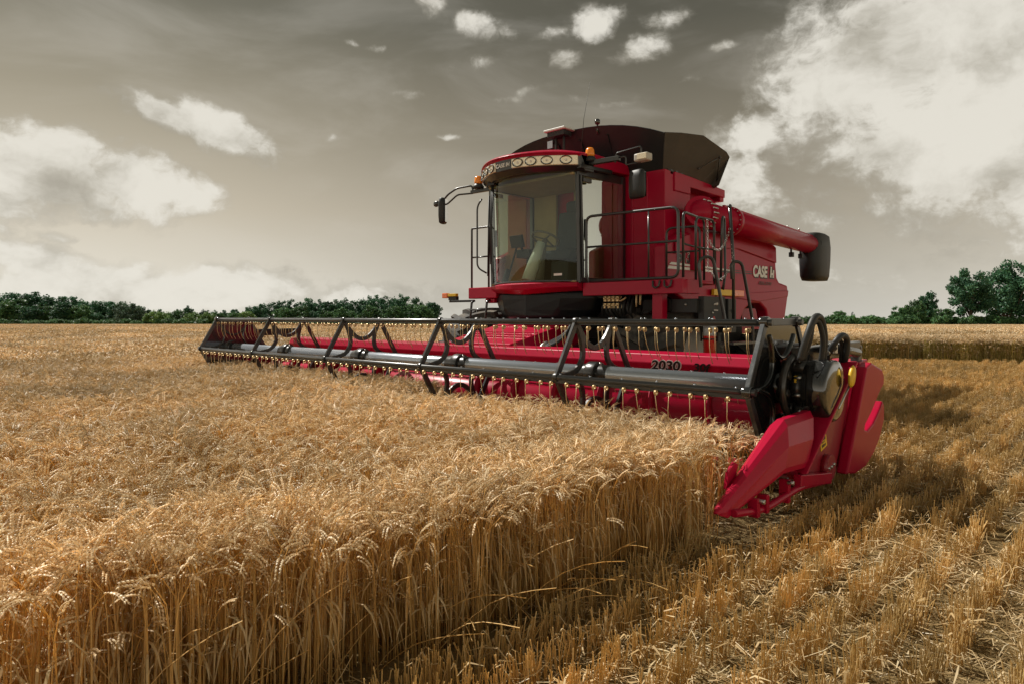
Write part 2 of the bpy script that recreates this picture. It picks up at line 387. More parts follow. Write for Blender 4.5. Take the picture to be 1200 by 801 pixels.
# ------------------------------------------------------------------ crops
class Soup:
    """fast triangle/quad collector for crop plants"""
    def __init__(s): s.v = []; s.f = []; s.m = []; s.k = 0
    def tube(s, pts, rs, n, mi, cap=False):
        k = s.k; P = np.array(pts); T = np.gradient(P, axis=0); T /= np.linalg.norm(T, axis=1)[:, None] + 1e-9
        ref = np.array([.37, .93, .05]); A = np.cross(T, ref); A /= np.linalg.norm(A, axis=1)[:, None] + 1e-9; Bv = np.cross(T, A)
        for j in range(n):
            pass
        an = np.arange(n) * 2 * np.pi / n
        V = P[:, None, :] + (A[:, None, :] * np.cos(an)[None, :, None] + Bv[:, None, :] * np.sin(an)[None, :, None]) * np.array(rs)[:, None, None]
        s.v.extend(map(tuple, V.reshape(-1, 3))); m_ = len(P)
        for i in range(m_ - 1):
            for j in range(n):
                j2 = (j + 1) % n; s.f.append((k + i * n + j, k + i * n + j2, k + (i + 1) * n + j2, k + (i + 1) * n + j)); s.m.append(mi)
        s.k += m_ * n
    def poly(s, pts, faces, mi):
        k = s.k; s.v.extend(map(tuple, pts)); s.k += len(pts)
        for f in faces: s.f.append(tuple(k + i for i in f)); s.m.append(mi)
    def ribbon(s, pts, wd, side, mi):
        k = s.k; nP = len(pts); side = np.array(side)
        for i, p in enumerate(pts):
            p = np.array(p); s.v.append(tuple(p - side * wd[i])); s.v.append(tuple(p + side * wd[i]))
        for i in range(nP - 1): s.f.append((k + 2 * i, k + 2 * i + 1, k + 2 * i + 3, k + 2 * i + 2)); s.m.append(mi)
        s.k += 2 * nP
    def build(s, name, mats):
        me = bpy.data.meshes.new(name); me.from_pydata(s.v, [], s.f)
        for mt in mats: me.materials.append(MATS[mt])
        me.polygons.foreach_set('material_index', s.m); me.update()
        return bpy.data.objects.new(name, me)
WM = ['wheat_stem', 'wheat_head', 'wheat_leaf']
def curve_path(x, y, h, lean, ldir, nod, hl, ns, nh):
    """points of stem, then of ear: angle off the vertical grows towards the tip"""
    cx, cy = math.cos(ldir), math.sin(ldir); p = np.array([x, y, 0.0]); pts = [p.copy()]
    L = h / math.cos(lean * .7)
    for i in range(ns):
        t_ = (i + .5) / ns; th = lean * (.3 + .7 * t_) + nod * .45 * max(0, (t_ - .72) / .28) ** 1.5
        p = p + np.array([math.sin(th) * cx, math.sin(th) * cy, math.cos(th)]) * L / ns; pts.append(p.copy())
    ear = [p.copy()]
    for i in range(nh):
        t_ = (i + .5) / nh; th = lean + nod * (.45 + .55 * t_)
        p = p + np.array([math.sin(th) * cx, math.sin(th) * cy, math.cos(th)]) * hl / nh; ear.append(p.copy())
    return pts, ear
def wheat_fine(s, x, y, g):
    ldir = g.uniform(0, 6.283); h = g.gauss(.535, .035); nod = max(.1, g.gauss(1.65, .6)); lean = abs(g.gauss(.07, .07))
    if g.random() < .06: h *= g.uniform(.55, .9); lean += .3
    hl = g.uniform(.074, .102); st_, ear = curve_path(x, y, h, lean, ldir, nod, hl, 7, 8)
    s.tube(st_, [.0021] * 5 + [.0017] * (len(st_) - 5), 3, 0)
    side = np.array([-math.sin(ldir), math.cos(ldir), 0]); E = np.array(ear)
    tw = g.uniform(0, 3.14)
    for i in range(len(E) - 1):
        ax = E[i + 1] - E[i]; ax /= np.linalg.norm(ax); nrm = np.cross(ax, side)
        sd = side * math.cos(tw) + nrm * math.sin(tw); up = np.cross(sd, ax)
        for sg in (-1, 1):
            c0 = E[i] + (E[i + 1] - E[i]) * (.25 if sg > 0 else .75) + sd * sg * .0035
            d = ax * .93 + sd * sg * .34; d /= np.linalg.norm(d); l_ = .0175 * (1 - .03 * i); r_ = .0045 * (1.0 if i < 6 else .8)
            a = np.cross(d, up); a /= np.linalg.norm(a); b_ = np.cross(d, a)
            tip = c0 + d * l_; mid = c0 + d * l_ * .42
            s.poly([c0, mid + a * r_, mid + b_ * r_ * .8, mid - a * r_, mid - b_ * r_ * .8, tip], [(0, 1, 2), (0, 2, 3), (0, 3, 4), (0, 4, 1), (5, 2, 1), (5, 3, 2), (5, 4, 3), (5, 1, 4)], 1)
            if g.random() < .42:
                aw = d + sd * sg * g.uniform(-.05, .25) + up * g.uniform(-.25, .25); aw /= np.linalg.norm(aw); al = g.uniform(.018, .042)
                s.poly([tip - a * .0005, tip + a * .0005, tip + aw * al], [(0, 1, 2)], 1)
    for _ in range(1 if g.random() < .75 else 2):
        k = g.choice((3, 4, 5)); p = st_[k]; ld = g.uniform(0, 6.283); L = g.uniform(.07, .17); dx = np.array([math.cos(ld), math.sin(ld), 0])
        drop = g.uniform(.5, 1.6); pts = [p + dx * L * t_ * (1 - .25 * t_) + np.array([0, 0, .35 * L * t_ - drop * L * t_ * t_]) for t_ in (0, .3, .6, 1)]
        s.ribbon(pts, [.002, .0042, .0035, .0006], [-math.sin(ld), math.cos(ld), g.uniform(-.4, .4)], 2)
def wheat_mid(s, x, y, g, sc=1.0):
    ldir = g.uniform(0, 6.283); h = g.gauss(.535, .04); nod = max(.1, g.gauss(1.6, .6)); lean = abs(g.gauss(.07, .07))
    st_, ear = curve_path(x, y, h, lean, ldir, nod, .09, 3, 4)
    s.tube(st_, [.0024 * sc] * 4, 3, 0)
    s.tube(ear, [.0028 * sc, .0072 * sc, .0078 * sc, .006 * sc, .001], 4, 1)
    for _ in range(4):
        i = g.choice((1, 2, 3, 4)); p = ear[i]; d = ear[i] - ear[i - 1]; d = d / np.linalg.norm(d) + np.array([g.uniform(-.5, .5) for _ in range(3)]); d *= .05 / np.linalg.norm(d)
        q = np.array([g.uniform(-1, 1) for _ in range(3)]) * .0013 * sc; s.poly([p - q, p + q, p + d], [(0, 1, 2)], 1)
    if g.random() < .5:
        p = st_[2]; ld = g.uniform(0, 6.283); dx = np.array([math.cos(ld), math.sin(ld), 0]) * .1
        s.ribbon([p, p + dx * .6 + np.array([0, 0, .01]), p + dx + np.array([0, 0, -.06])], [.003 * sc, .005 * sc, .001], [-math.sin(ld), math.cos(ld), .2], 2)
def wheat_far(s, x, y, g, sc=2.0):
    h = g.gauss(.54, .045); ld = g.uniform(0, 6.283); dx = np.array([math.cos(ld), math.sin(ld), 0]); sd = np.array([-dx[1], dx[0], 0])
    p0 = np.array([x, y, .12]); p1 = np.array([x, y, h]) + dx * .03; p2 = p1 + dx * .05 * g.uniform(.5, 1.2) + np.array([0, 0, g.uniform(-.03, .06)])
    s.ribbon([p0, p1], [.0024 * sc, .0022 * sc], sd, 0)
    s.tube([p1, (p1 + p2) / 2 + np.array([0, 0, .012]), p2], [.004 * sc, .0085 * sc, .002 * sc], 3, 1)
def clumpy(g, n, size):
    out = []
    while len(out) < n:
        cx, cy = g.uniform(-size / 2, size / 2), g.uniform(-size / 2, size / 2)
        for _ in range(g.randint(1, 5)): out.append((cx + g.gauss(0, .028), cy + g.gauss(0, .028)))
    return out[:n]
def proto(name, n, size, fn, seed, clump=True, mats=WM, **k):
    g = random.Random(seed); s = Soup()
    for (x, y) in (clumpy(g, n, size) if clump else [(g.uniform(-size / 2, size / 2), g.uniform(-size / 2, size / 2)) for _ in range(n)]): fn(s, x, y, g, **k)
    return s.build(name, mats)
def scatter(name, protos, pts, label, cat, kind='stuff'):
    """pts: rows of x,y,z, index, rx,ry,rz, scale, zscale"""
    pc = bpy.data.collections.new(name + '_plants')
    for o in protos: pc.objects.link(o)
    A = np.array(pts, dtype=np.float64); me = bpy.data.meshes.new(name); me.from_pydata(A[:, :3].tolist(), [], [])
    a = me.attributes.new('pick', 'INT', 'POINT'); a.data.foreach_set('value', A[:, 3].astype(np.int32))
    a = me.attributes.new('turn', 'FLOAT_VECTOR', 'POINT'); a.data.foreach_set('vector', A[:, 4:7].astype(np.float32).ravel())
    a = me.attributes.new('size', 'FLOAT_VECTOR', 'POINT'); a.data.foreach_set('vector', np.stack([A[:, 7], A[:, 7], A[:, 8]], 1).astype(np.float32).ravel())
    o = bpy.data.objects.new(name, me); COL.objects.link(o)
    ng = bpy.data.node_groups.new(name, 'GeometryNodeTree')
    ng.interface.new_socket('Geometry', in_out='INPUT', socket_type='NodeSocketGeometry'); ng.interface.new_socket('Geometry', in_out='OUTPUT', socket_type='NodeSocketGeometry')
    N = ng.nodes; L = ng.links; gi = N.new('NodeGroupInput'); go = N.new('NodeGroupOutput')
    ci = N.new('GeometryNodeCollectionInfo'); ci.inputs['Collection'].default_value = pc; ci.inputs['Separate Children'].default_value = True; ci.inputs['Reset Children'].default_value = True
    ip = N.new('GeometryNodeInstanceOnPoints'); ip.inputs['Pick Instance'].default_value = True
    def na(nm, dt):
        q = N.new('GeometryNodeInputNamedAttribute'); q.data_type = dt; q.inputs['Name'].default_value = nm; return q.outputs['Attribute']
    L.new(gi.outputs[0], ip.inputs['Points']); L.new(ci.outputs[0], ip.inputs['Instance'])
    L.new(na('pick', 'INT'), ip.inputs['Instance Index'])
    L.new(na('turn', 'FLOAT_VECTOR'), ip.inputs['Rotation']); L.new(na('size', 'FLOAT_VECTOR'), ip.inputs['Scale'])
    L.new(ip.outputs[0], go.inputs[0])
    md = o.modifiers.new('grow', 'NODES'); md.node_group = ng
    return tag(o, label, cat, kind=kind)
EDGE = [(-30, 3.3), (-7, 4.1), (-5.2, 4.22), (-4.6, 4.30), (-4.1, 4.40), (-3.3, 4.50), (-2.5, 4.56), (-1.4, 4.60), (-.6, 4.62), (.3, 4.56), (40, 4.56)]
def edge_x(y):
    for (y0, x0), (y1, x1) in zip(EDGE, EDGE[1:]):
        if y0 <= y <= y1: return x0 + (x1 - x0) * (y - y0) / (y1 - y0)
    return EDGE[0][1]
def is_wheat(x, y, mg=0.0):
    if y > 15.6 + .5 * x + mg and x > -5.2 and y > 8: return True
    if x < -4.62 - mg: return True
    return y < .12 - mg and x < edge_x(y) - mg
def in_view(x, y, pad=1.5, lim=.84):
    dx, dy = x - CAM.x, y - CAM.y; d = dx * FW.x + dy * FW.y; l = dx * RT.x + dy * RT.y
    return d > -2.5 and abs(l) < lim * d + pad
protos = [proto('p%02d' % i, 42, .30, wheat_fine, 100 + i) for i in range(9)]
protos += [proto('p%02d' % (9 + i), 330, 1.0, wheat_mid, 200 + i, sc=1.25) for i in range(5)]
protos += [proto('p%02d' % (14 + i), 1500, 3.0, wheat_far, 300 + i, clump=False, sc=2.6) for i in range(4)]
def wheat_bent(s, x, y, g):
    ldir = g.uniform(0, 6.283); p = np.array([x, y, 0.0]); P_ = [p.copy()]; th = g.uniform(.3, .9); L = g.uniform(.35, .6)
    for i in range(7):
        p = p + np.array([math.sin(th) * math.cos(ldir), math.sin(th) * math.sin(ldir), math.cos(th)]) * L / 7; th += g.uniform(.05, .22); P_.append(p.copy())
    s.tube(P_, [.0017] * 8, 3, 0)
GM = ['wheat_green', 'wheat_head', 'wheat_leaf']
protos += [proto('p%02d' % (24 + i), 46, .34, wheat_fine, 395 + i, mats=GM) for i in range(3)]
protos += [proto('p%02d' % (18 + i), 3, .3, wheat_bent, 380 + i, clump=False) for i in range(6)]
pts = []
g = random.Random(11)
NEAR, MID, FAR = 13.0, 34.0, 215.0
stp = .252
for i in range(int(32 / stp)):
    for j in range(int(32 / stp)):
        x = -14 + i * stp + g.uniform(-.09, .09); y = -12 + j * stp + g.uniform(-.09, .09); d = math.hypot(x - CAM.x, y - CAM.y)
        if d < NEAR and is_wheat(x, y, .11) and in_view(x, y, 4.5):
            hs = .97 + .06 * math.sin(x * 1.7 + y * .9) * math.sin(y * 1.3 - x * .6) + g.uniform(-.03, .03)
            if y > -1.0 and abs(x) < 4.6: hs *= 1 - .16 * min(1, (y + 1.0) / .5)      # the reel presses the crop down
            pts.append((x, y, 0, g.randrange(9), g.gauss(0, .03), g.gauss(0, .03), g.uniform(0, 6.283), 1.0, hs))
n0 = len(pts)
for i in range(100):
    for j in range(100):
        x = -42 + i * .86 + g.uniform(-.2, .2); y = -24 + j * .86 + g.uniform(-.2, .2); d = math.hypot(x - CAM.x, y - CAM.y)
        if NEAR - .35 < d < MID and is_wheat(x, y, .38) and in_view(x, y, 7):
            hs = .96 + .08 * math.sin(x * .7 + y * .4) * math.sin(y * .5 - x * .3) + g.uniform(-.05, .05)
            pts.append((x, y, gz(x, y), 9 + g.randrange(5), g.gauss(0, .02), g.gauss(0, .02), g.uniform(0, 6.283), 1.0, hs))
# fill the cut edges of the mid distance with narrow fine patches
for k in range(560):
    x = g.uniform(-4.6, 6); y = 15.6 + .5 * x + .12 + g.uniform(0, .45)
    if x > -4.5 : pts.append((x, y, gz(x, y), 24 + g.randrange(3), 0, 0, g.uniform(0, 6.283), 1.15, 1.16 + g.uniform(-.08, .08)))
for k in range(500):
    x = -4.62 - g.uniform(.1, .45); y = g.uniform(-1, 16); pts.append((x, y, gz(x, y), g.randrange(9), 0, 0, g.uniform(0, 6.283), 1.0, .95 + g.uniform(-.06, .06)))
for k in range(700):
    x = g.uniform(-4.6, 0.5); y = .12 - g.uniform(.05, .45); pts.append((x, y, 0, g.randrange(9), 0, 0, g.uniform(0, 6.283), 1.0, .82 + g.uniform(-.06, .06)))
n1_ = len(pts)
dd = MID - 1
while dd < FAR:
    stepd = 2.35
    for k in range(int(2 * .82 * (dd + 3) / 2.35) + 1):
        l = -.82 * (dd + 3) + k * 2.35 + g.uniform(-.6, .6); d2 = dd + g.uniform(-.6, .6)
        x = CAM.x + FW.x * d2 + RT.x * l; y = CAM.y + FW.y * d2 + RT.y * l
        if math.hypot(x - CAM.x, y - CAM.y) > MID - .8 and is_wheat(x, y, 1.2):
            pts.append((x, y, gz(x, y), 14 + g.randrange(4), 0, 0, g.uniform(0, 6.283), 1.0, 1.0 + g.uniform(-.08, .08)))
    dd += stepd
for k in range(70):
    y = g.uniform(-4.9, -1.3); x = edge_x(y) - g.uniform(.06, .40); pts.append((x, y, 0, g.randrange(9), g.gauss(0, .03), g.gauss(0, .03), g.uniform(0, 6.283), .9, 1.0 + g.uniform(-.08, .03)))
for k in range(26):
    y = g.uniform(-4.4, -1.9); x = edge_x(y) + g.gauss(-.06, .06)
    pts.append((x, y, 0, 18 + g.randrange(6), 0, 0, g.uniform(0, 6.283), 1.0, 1.0))
print('wheat instances', n0, n1_ - n0, len(pts) - n1_)
scatter('standing_wheat', protos, pts, 'ripe golden wheat standing uncut with drooping ears', 'wheat')

# ---- stubble rows and loose straw
SM = ['stubble_stem', 'straw_pale', 'wheat_leaf']
def stub_seg(seed, n=20, L=.30):
    g = random.Random(seed); s = Soup()
    k = 0
    while k < n:
        cy = g.uniform(-L / 2, L / 2); cx = g.gauss(0, .012)
        for _ in range(g.randint(2, 5)):
            x, y = cx + g.gauss(0, .010), cy + g.gauss(0, .014); h = max(.05, g.gauss(.145, .024)); th = abs(g.gauss(.10, .12)); ld = g.uniform(0, 6.283)
            d = np.array([math.sin(th) * math.cos(ld), math.sin(th) * math.sin(ld), math.cos(th)]); p = np.array([x, y, -.01])
            s.tube([p, p + d * h * .55, p + d * h + np.array([g.gauss(0, .006), g.gauss(0, .006), 0])], [.0022, .0021, .0020], 4, 0); k += 1
            if g.random() < .35:
                q = p + d * h * g.uniform(.3, .9); l2 = g.uniform(0, 6.283); dx = np.array([math.cos(l2), math.sin(l2), 0]); LL = g.uniform(.04, .1)
                s.ribbon([q, q + dx * LL * .6 + np.array([0, 0, .012]), q + dx * LL + np.array([0, 0, -.03])], [.0018, .0038, .0008], [-math.sin(l2), math.cos(l2), g.uniform(-.5, .5)], 2)
    return s.build('q%02d' % (seed - 400), SM)
def litter(seed, n, size, up=.05):
    g = random.Random(seed); s = Soup()
    for _ in range(n):
        x, y = g.uniform(-size / 2, size / 2), g.uniform(-size / 2, size / 2); a = g.uniform(0, 6.283); L = g.choice((.015, .02, .02, .03, .03, .04, .05, .07, .10, .15)); tilt = g.gauss(.05, .22)
        d = np.array([math.cos(a) * math.cos(tilt), math.sin(a) * math.cos(tilt), math.sin(tilt)]); p = np.array([x, y, g.uniform(.008, up)])
        b = np.array([g.gauss(0, .012), g.gauss(0, .012), g.gauss(0, .01)])
        if g.random() < .86: s.tube([p, p + d * L * .5 + b, p + d * L], [.0014, .0015, .0013], 3, 1)
        else: s.ribbon([p, p + d * L * .5 + b, p + d * L * .9], [.0015, .003, .001], [-math.sin(a), math.cos(a), g.uniform(-.6, .6)], 1 if g.random() < .6 else 2)
    return s.build('q%02d' % (seed - 400), SM)
qp = [stub_seg(400 + i, 66 if i < 8 else 48) for i in range(10)] + [litter(410 + i, 74, .5, .05) for i in range(5)]
pts = []
g = random.Random(5)
ROW = .198
def stub_ok(x, y): return not is_wheat(x, y, -.12) and fwd(x, y) < 45
for i in range(-58, 66):
    xr = 4.72 + i * ROW
    ph = g.uniform(0, 6.28)
    y = -10.0
    while y < 26:
        y += .27
        if not in_view(xr, y, 4.0, .9) or not stub_ok(xr, y): continue
        if -4.5 < xr < 1.0 and .2 < y < 9 and fwd(xr, y) > 14: continue
        x = xr + .018 * math.sin(y * 1.1 + ph) + g.gauss(0, .012); d = fwd(x, y)
        if d > 14 and g.random() < .25: continue
        pts.append((x, y + g.uniform(-.05, .05), gz(x, y), g.randrange(10), g.gauss(0, .05), g.gauss(0, .05), (0 if g.random() < .5 else math.pi) + g.gauss(0, .08), 1.0, g.uniform(.78, 1.15)))
ns_ = len(pts)
for k in range(1800):
    d = 1.3 + 20 * g.random() ** 1.6; l = g.uniform(-.3, .80) * d + g.uniform(-.4, .6)
    x = CAM.x + FW.x * d + RT.x * l; y = CAM.y + FW.y * d + RT.y * l
    if not stub_ok(x + .1, y): continue
    sw = .5 + .5 * math.sin(x * 1.1 + .6 * math.sin(y * .7)) * math.cos(y * .45 + x * .3)
    if g.random() > .25 + .75 * sw * sw: continue
    z = gz(x, y) + (g.uniform(.0, .10) if g.random() < .3 else 0)
    pts.append((x, y, z, 10 + g.randrange(5), g.gauss(0, .05), g.gauss(0, .05), g.uniform(0, 6.283), g.uniform(.8, 1.2), 1.0))
print('stubble', ns_, len(pts) - ns_)
scatter('stubble', qp, pts, 'cut golden stubble in rows with loose pale straw lying over it', 'stubble')
# ------------------------------------------------------------------ combine harvester
CH = tag(empty('combine_harvester', (0, 3.6, 0)), 'big red combine harvester with a wide black reel over the wheat', 'combine harvester')
def HX(k, r=.52, c=(0, .76)):      # reel hexagon corners: 0 front, 1 upper front, 2 upper rear, 3 rear, 4 lower rear, 5 lower front
    a = math.pi - k * math.pi / 3; return (c[0] + r * math.cos(a), c[1] + r * math.sin(a))
# ---- header: floor, back wall, upper beam
h = MB()
h.prism([(1.02, .20), (1.08, .79), (1.10, .80), (1.20, .79), (1.20, .20)], 'x', -4.62, 4.62)          # back wall
h.prism([(1.075, .735), (1.062, .80), (1.10, .885), (1.30, .905), (1.32, .735)], 'x', -4.66, 4.66)     # beam
h.prism([(.10, .115), (.20, .13), (.42, .09), (.80, .08), (1.02, .20), (1.02, .23), (.78, .115), (.42, .125), (.2, .16), (.10, .13)], 'x', -4.6, 4.6)
header = h.build('header', 'red_paint', CH, (0, 1.1, .8), .012)
kb = MB(); kb.box((-4.58, .02, .105), (4.58, .12, .118))
for i in range(120):
    x = -4.54 + i * .0763; kb.add([(x - .012, .02, .11), (x + .012, .02, .11), (x, -.075, .118), (x - .010, .03, .135), (x + .010, .03, .135)], [(0, 1, 2), (3, 4, 2), (0, 2, 3), (1, 2, 4), (0, 1, 4, 3)])
kb.build('knife_bar', 'bare_steel', header)
# feed auger: drum and two opposite spirals
au = MB(); au.cyl((-4.52, .60, .36), (4.52, .60, .36), .205, None, 32)
for sgn in (-1, 1):
    x0, x1 = (.7, 4.5); n = int((x1 - x0) / .56 * 22); pv = None; vs = []; fs = []
    for i in range(n + 1):
        u = i / n; x = sgn * (x0 + (x1 - x0) * u); an = sgn * 2 * math.pi * (x1 - x0) / .56 * u
        for r_, ox in ((.20, 0), (.325, 0)): vs.append((x + ox, .60 + r_ * math.cos(an), .36 + r_ * math.sin(an)))
    fs = [(2 * i, 2 * i + 1, 2 * i + 3, 2 * i + 2) for i in range(n)]
    au.add(vs, fs, True)
auger = au.build('feed_auger', 'red_paint', header)
sm_ = auger.modifiers.new('s', 'SOLIDIFY'); sm_.thickness = .006
text('2030', .128, 'white_decal', header, (2.735, 1.055, .738), (1, 0, 0), (0, -.15, 1), 'model_number', .0015, .18, .0105, 1.25)
text('2030', .128, 'black_decal', header, (2.735, 1.048, .738), (1, 0, 0), (0, -.15, 1), 'model_number', .0015, .18, .0030, 1.25)
text('30f', .105, 'black_decal', header, (3.20, 1.050, .742), (1, 0, 0), (0, -.15, 1), 'width_number', .0015, .18, .004, 1.2)
# ---- crop dividers at both ends
def divider(sg):
    X = lambda x: sg * x
    sn = MB(); secs = []
    for (y, zr, zb, hw) in [(-1.47, .215, .20, .012), (-1.42, .245, .18, .034), (-.62, .618, .330, .092), (-.20, .632, .315, .098)]:
        sec = []; back = max(0.0, min(1.0, (y + .9) / .4))
        for (kx, kz) in ((-1, 0), (-.92, .45), (-.60, .86), (-.22, 1.0), (.20, 1.0), (.52, .88), (.90, .50), (1.0, .10), (.96, 0)):
            sec.append((X(4.735 + hw * kx), y + (1 - kz) * (.03 - .30 * back), zb + (zr - zb) * kz))
        secs.append(sec)
    sn.loft(secs, closed=False, cap=False)
    sn.cm = 0; sn.prism([(-1.27, .30), (-1.17, .34), (-1.13, .415), (-1.17, .43), (-1.24, .39)], 'x', X(4.685), X(4.700))       # ear on the snout
    dv = sn.build('crop_divider', 'red_paint', CH, (X(4.76), -.5, .3), .014, 3, .008)
    e = MB()    # end sheet of the header, with its front flange
    e.prism([(-.52, .30), (-.42, .215), (-.10, .135), (.30, .13), (.56, .16), (.58, .40), (.62, .88), (.42, .93)], 'x', X(4.70), X(4.735))
    e.add([(X(4.70), -.52, .30), (X(4.86), -.54, .285), (X(4.86), .40, .935), (X(4.70), .42, .93), (X(4.70), -.49, .30), (X(4.86), -.51, .285), (X(4.86), .43, .93), (X(4.70), .45, .925)],
          [(0, 1, 2, 3), (4, 7, 6, 5), (0, 4, 5, 1), (1, 5, 6, 2), (2, 6, 7, 3)])
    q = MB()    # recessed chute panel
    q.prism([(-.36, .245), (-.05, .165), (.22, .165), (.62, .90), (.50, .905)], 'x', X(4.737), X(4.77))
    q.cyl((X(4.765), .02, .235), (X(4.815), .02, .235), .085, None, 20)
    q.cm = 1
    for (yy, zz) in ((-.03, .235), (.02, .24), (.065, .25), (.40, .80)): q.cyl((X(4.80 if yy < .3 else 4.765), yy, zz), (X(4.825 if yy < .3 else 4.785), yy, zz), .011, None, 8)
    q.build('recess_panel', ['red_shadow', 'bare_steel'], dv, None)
    sh = MB()   # outer shroud: two bulged sheets with a slot between them
    PS = [(.66, .88), (.78, .91), (1.04, .845), (1.09, .79), (1.085, .725), (.97, .665), (.76, .525), (.63, .455), (.62, .425), (.68, .41), (.82, .45), (.98, .545), (1.05, .60), (1.095, .56), (1.095, .45), (.98, .315), (.84, .22), (.64, .145), (.42, .13), (.24, .155), (.44, .50)]
    sh.prism(PS, 'x', X(4.765), X(4.845))
    sh.build('outer_shroud', 'red_paint', dv, None, .016, 3)
    sk = MB()   # skid rod below the snout with clamps
    sk.tube(arcpath([(X(4.79), -1.36, .20), (X(4.80), -1.02, .155), (X(4.82), -.55, .205), (X(4.82), -.10, .165)], .1), .022, 8)
    sk.bar((X(4.82), -.58, .25), (X(4.82), -.06, .18), .05, .07)
    sk.tube(arcpath([(X(4.80), -.52, .22), (X(4.80), -.30, .42), (X(4.80), -.16, .52)], .05), .022, 8)
    for yy in (-1.14, -1.02, -.72): sk.box((X(4.80) - .03, yy - .018, .14), (X(4.80) + .03, yy + .018, .245 if yy < -.9 else .28))
    sk.cm = 1; sk.cyl((X(4.82), -1.13, .23), (X(4.86), -1.13, .23), .014, None, 8); sk.cyl((X(4.82), -.73, .265), (X(4.86), -.73, .265), .014, None, 8)
    sk.build('skid_rod', ['red_paint', 'bare_steel'], dv, None, .004)
    e.build('end_sheet', 'red_paint', dv, None, .006)
    rod = MB(); rod.tube([(X(4.875), -.02, .64), (X(4.875), .20, .79)], .006, 6); rod.build('latch_rod', 'bare_steel', dv)
    if sg > 0:
        st_ = MB(); st_.box((4.7715, -.07, .36), (4.774, .045, .46), Matrix.Rotation(R(14), 3, 'X')); d_ = st_.build('warning_decal', 'yellow_decal', dv)
        ic = MB(); c0 = Vector((4.7755, -.012, .41)); M_ = Matrix.Rotation(R(14), 3, 'X')
        for (a, b_, c_, d2) in ((-.04, .012, .0, .03), (.004, .008, .035, .036), (-.038, -.034, -.004, -.014), (.004, -.036, .03, -.02), (-.03, -.004, .02, .002)):
            vs = [c0 + M_ @ Vector((0, p, q_)) for p, q_ in ((a, b_), (c_, b_), (c_, d2), (a, d2))]; ic.add(vs, [(0, 1, 2, 3)])
        ic.build('warning_symbol', 'black_decal', dv)
        rf = MB(); rf.lathe([(0, .001), (.006, .05), (.02, .062), (.034, .05), (.04, .001)], (4.868, .20, .845), 'x', 20)
        for i_, v in enumerate(rf.v): rf.v[i_] = (v[0], .20 + (v[1] - .20) * .72 + (v[2] - .845) * .35, .845 + (v[2] - .845) * 1.25)
        rf.build('yellow_reflector', 'yellow_decal', dv)
    return dv
divider(1); far = divider(-1); far.scale.z = .72; far.location.z -= .07
# ---- reel
rl = MB(); rl.cyl((-4.44, 0, .76), (4.44, 0, .76), .070, None, 28)
reel = rl.build('reel', 'grey_tube', CH, (0, 0, .76))
SPX = [-2.69, -.78, 1.04, 2.83]
def spider_geo(mb, x, w_=.052, th=.03):
    V = [HX(k) for k in range(6)]; c = (0, .76)
    L = lambda p: (x, p[0], p[1])
    for (a, b_) in ((0, 1), (2, 3), (0, 5), (3, 4)):
        mb.bar(L(V[a]), L(V[b_]), th, w_, (1, 0, 0)) if False else mb.bar(L(V[a]), L(V[b_]), w_, th, (1, 0, 0))
    for k in range(6):
        a, b_ = V[k], V[(k + 1) % 6]; mid = ((a[0] + b_[0]) / 2, (a[1] + b_[1]) / 2)
        ctl = (c[0] + (mid[0] - c[0]) * -.02, c[1] + (mid[1] - c[1]) * -.02)
        pts = bez(L(a), L(ctl), L(b_), 12)
        for i in range(len(pts) - 1):
            d = (pts[i + 1] - pts[i]).normalized() * .008; mb.bar(pts[i] - d, pts[i + 1] + d, w_ * .95, th * .96 + .002 * (i % 2), (1, 0, 0))
    for k in range(6): mb.cyl((x - th * .7, *V[k]), (x + th * .7, *V[k]), .036, None, 12)
    mb.cyl((x - .05, *c), (x + .05, *c), .105, None, 24); mb.cyl((x - .16, *c), (x + .16, *c), .080, None, 24)
for x in SPX:
    m_ = MB(); spider_geo(m_, x); m_.cm = 1
    for k in range(3): a = R(90 + 120 * k); m_.cyl((x + .05, .085 * math.cos(a), .76 + .085 * math.sin(a)), (x + .066, .085 * math.cos(a), .76 + .085 * math.sin(a)), .014, None, 6)
    m_.build('reel_spider', ['black_paint', 'bare_steel'], reel, (x, 0, .76), .004)
for sg in (-1, 1):
    m_ = MB(); V = [HX(k, .50) for k in range(6)]
    m_.prism(V, 'x', sg * 4.47, sg * 4.482); x = sg * 4.475
    for k in range(6):
        a, b_ = HX(k, .525), HX((k + 1) % 6, .525); m_.cm = 1; m_.bar((x, *a), (x, *b_), .05, .034, (1, 0, 0)); m_.cm = 0; m_.cyl((x - .03, *a), (x + .03, *a), .038, None, 12)
    # pressed ribs: curved troughs between the corners
    for k in range(6):
        a, b_ = HX(k, .42), HX((k + 1) % 6, .42); mid = ((a[0] + b_[0]) / 2 * .10, .76 + ((a[1] + b_[1]) / 2 - .76) * .10)
        m_.tube(bez((sg * 4.484, *a), (sg * 4.492, *mid), (sg * 4.484, *b_), 10), .017, 6); m_.tube(bez((sg * 4.468, *a), (sg * 4.460, *mid), (sg * 4.468, *b_), 10), .017, 6)
    m_.cyl((sg * 4.40, 0, .76), (sg * 4.53, 0, .76), .12, None, 24)
    m_.build('reel_end_plate', ['black_gloss', 'edge_steel'], reel, (x, 0, .76), .004)
bars = []
for k in range(6):
    y, z = HX(k); m_ = MB(); m_.cyl((-4.53, y, z), (4.53, y, z), .0225, None, 14)
    m_.box((-4.50, y - .008, z - (.048 if k in (0, 4, 5) else .028)), (4.50, y + .010, z - .014)); m_.cm = 1
    for i in range(30): x = -4.42 + i * .304; m_.cyl((x, y - .003, z + .018), (x, y - .003, z + .030), .009, None, 6)
    b_ = m_.build('reel_bar', ['rail_metal', 'grey_tube'], reel, (0, y, z)); bars.append(b_)
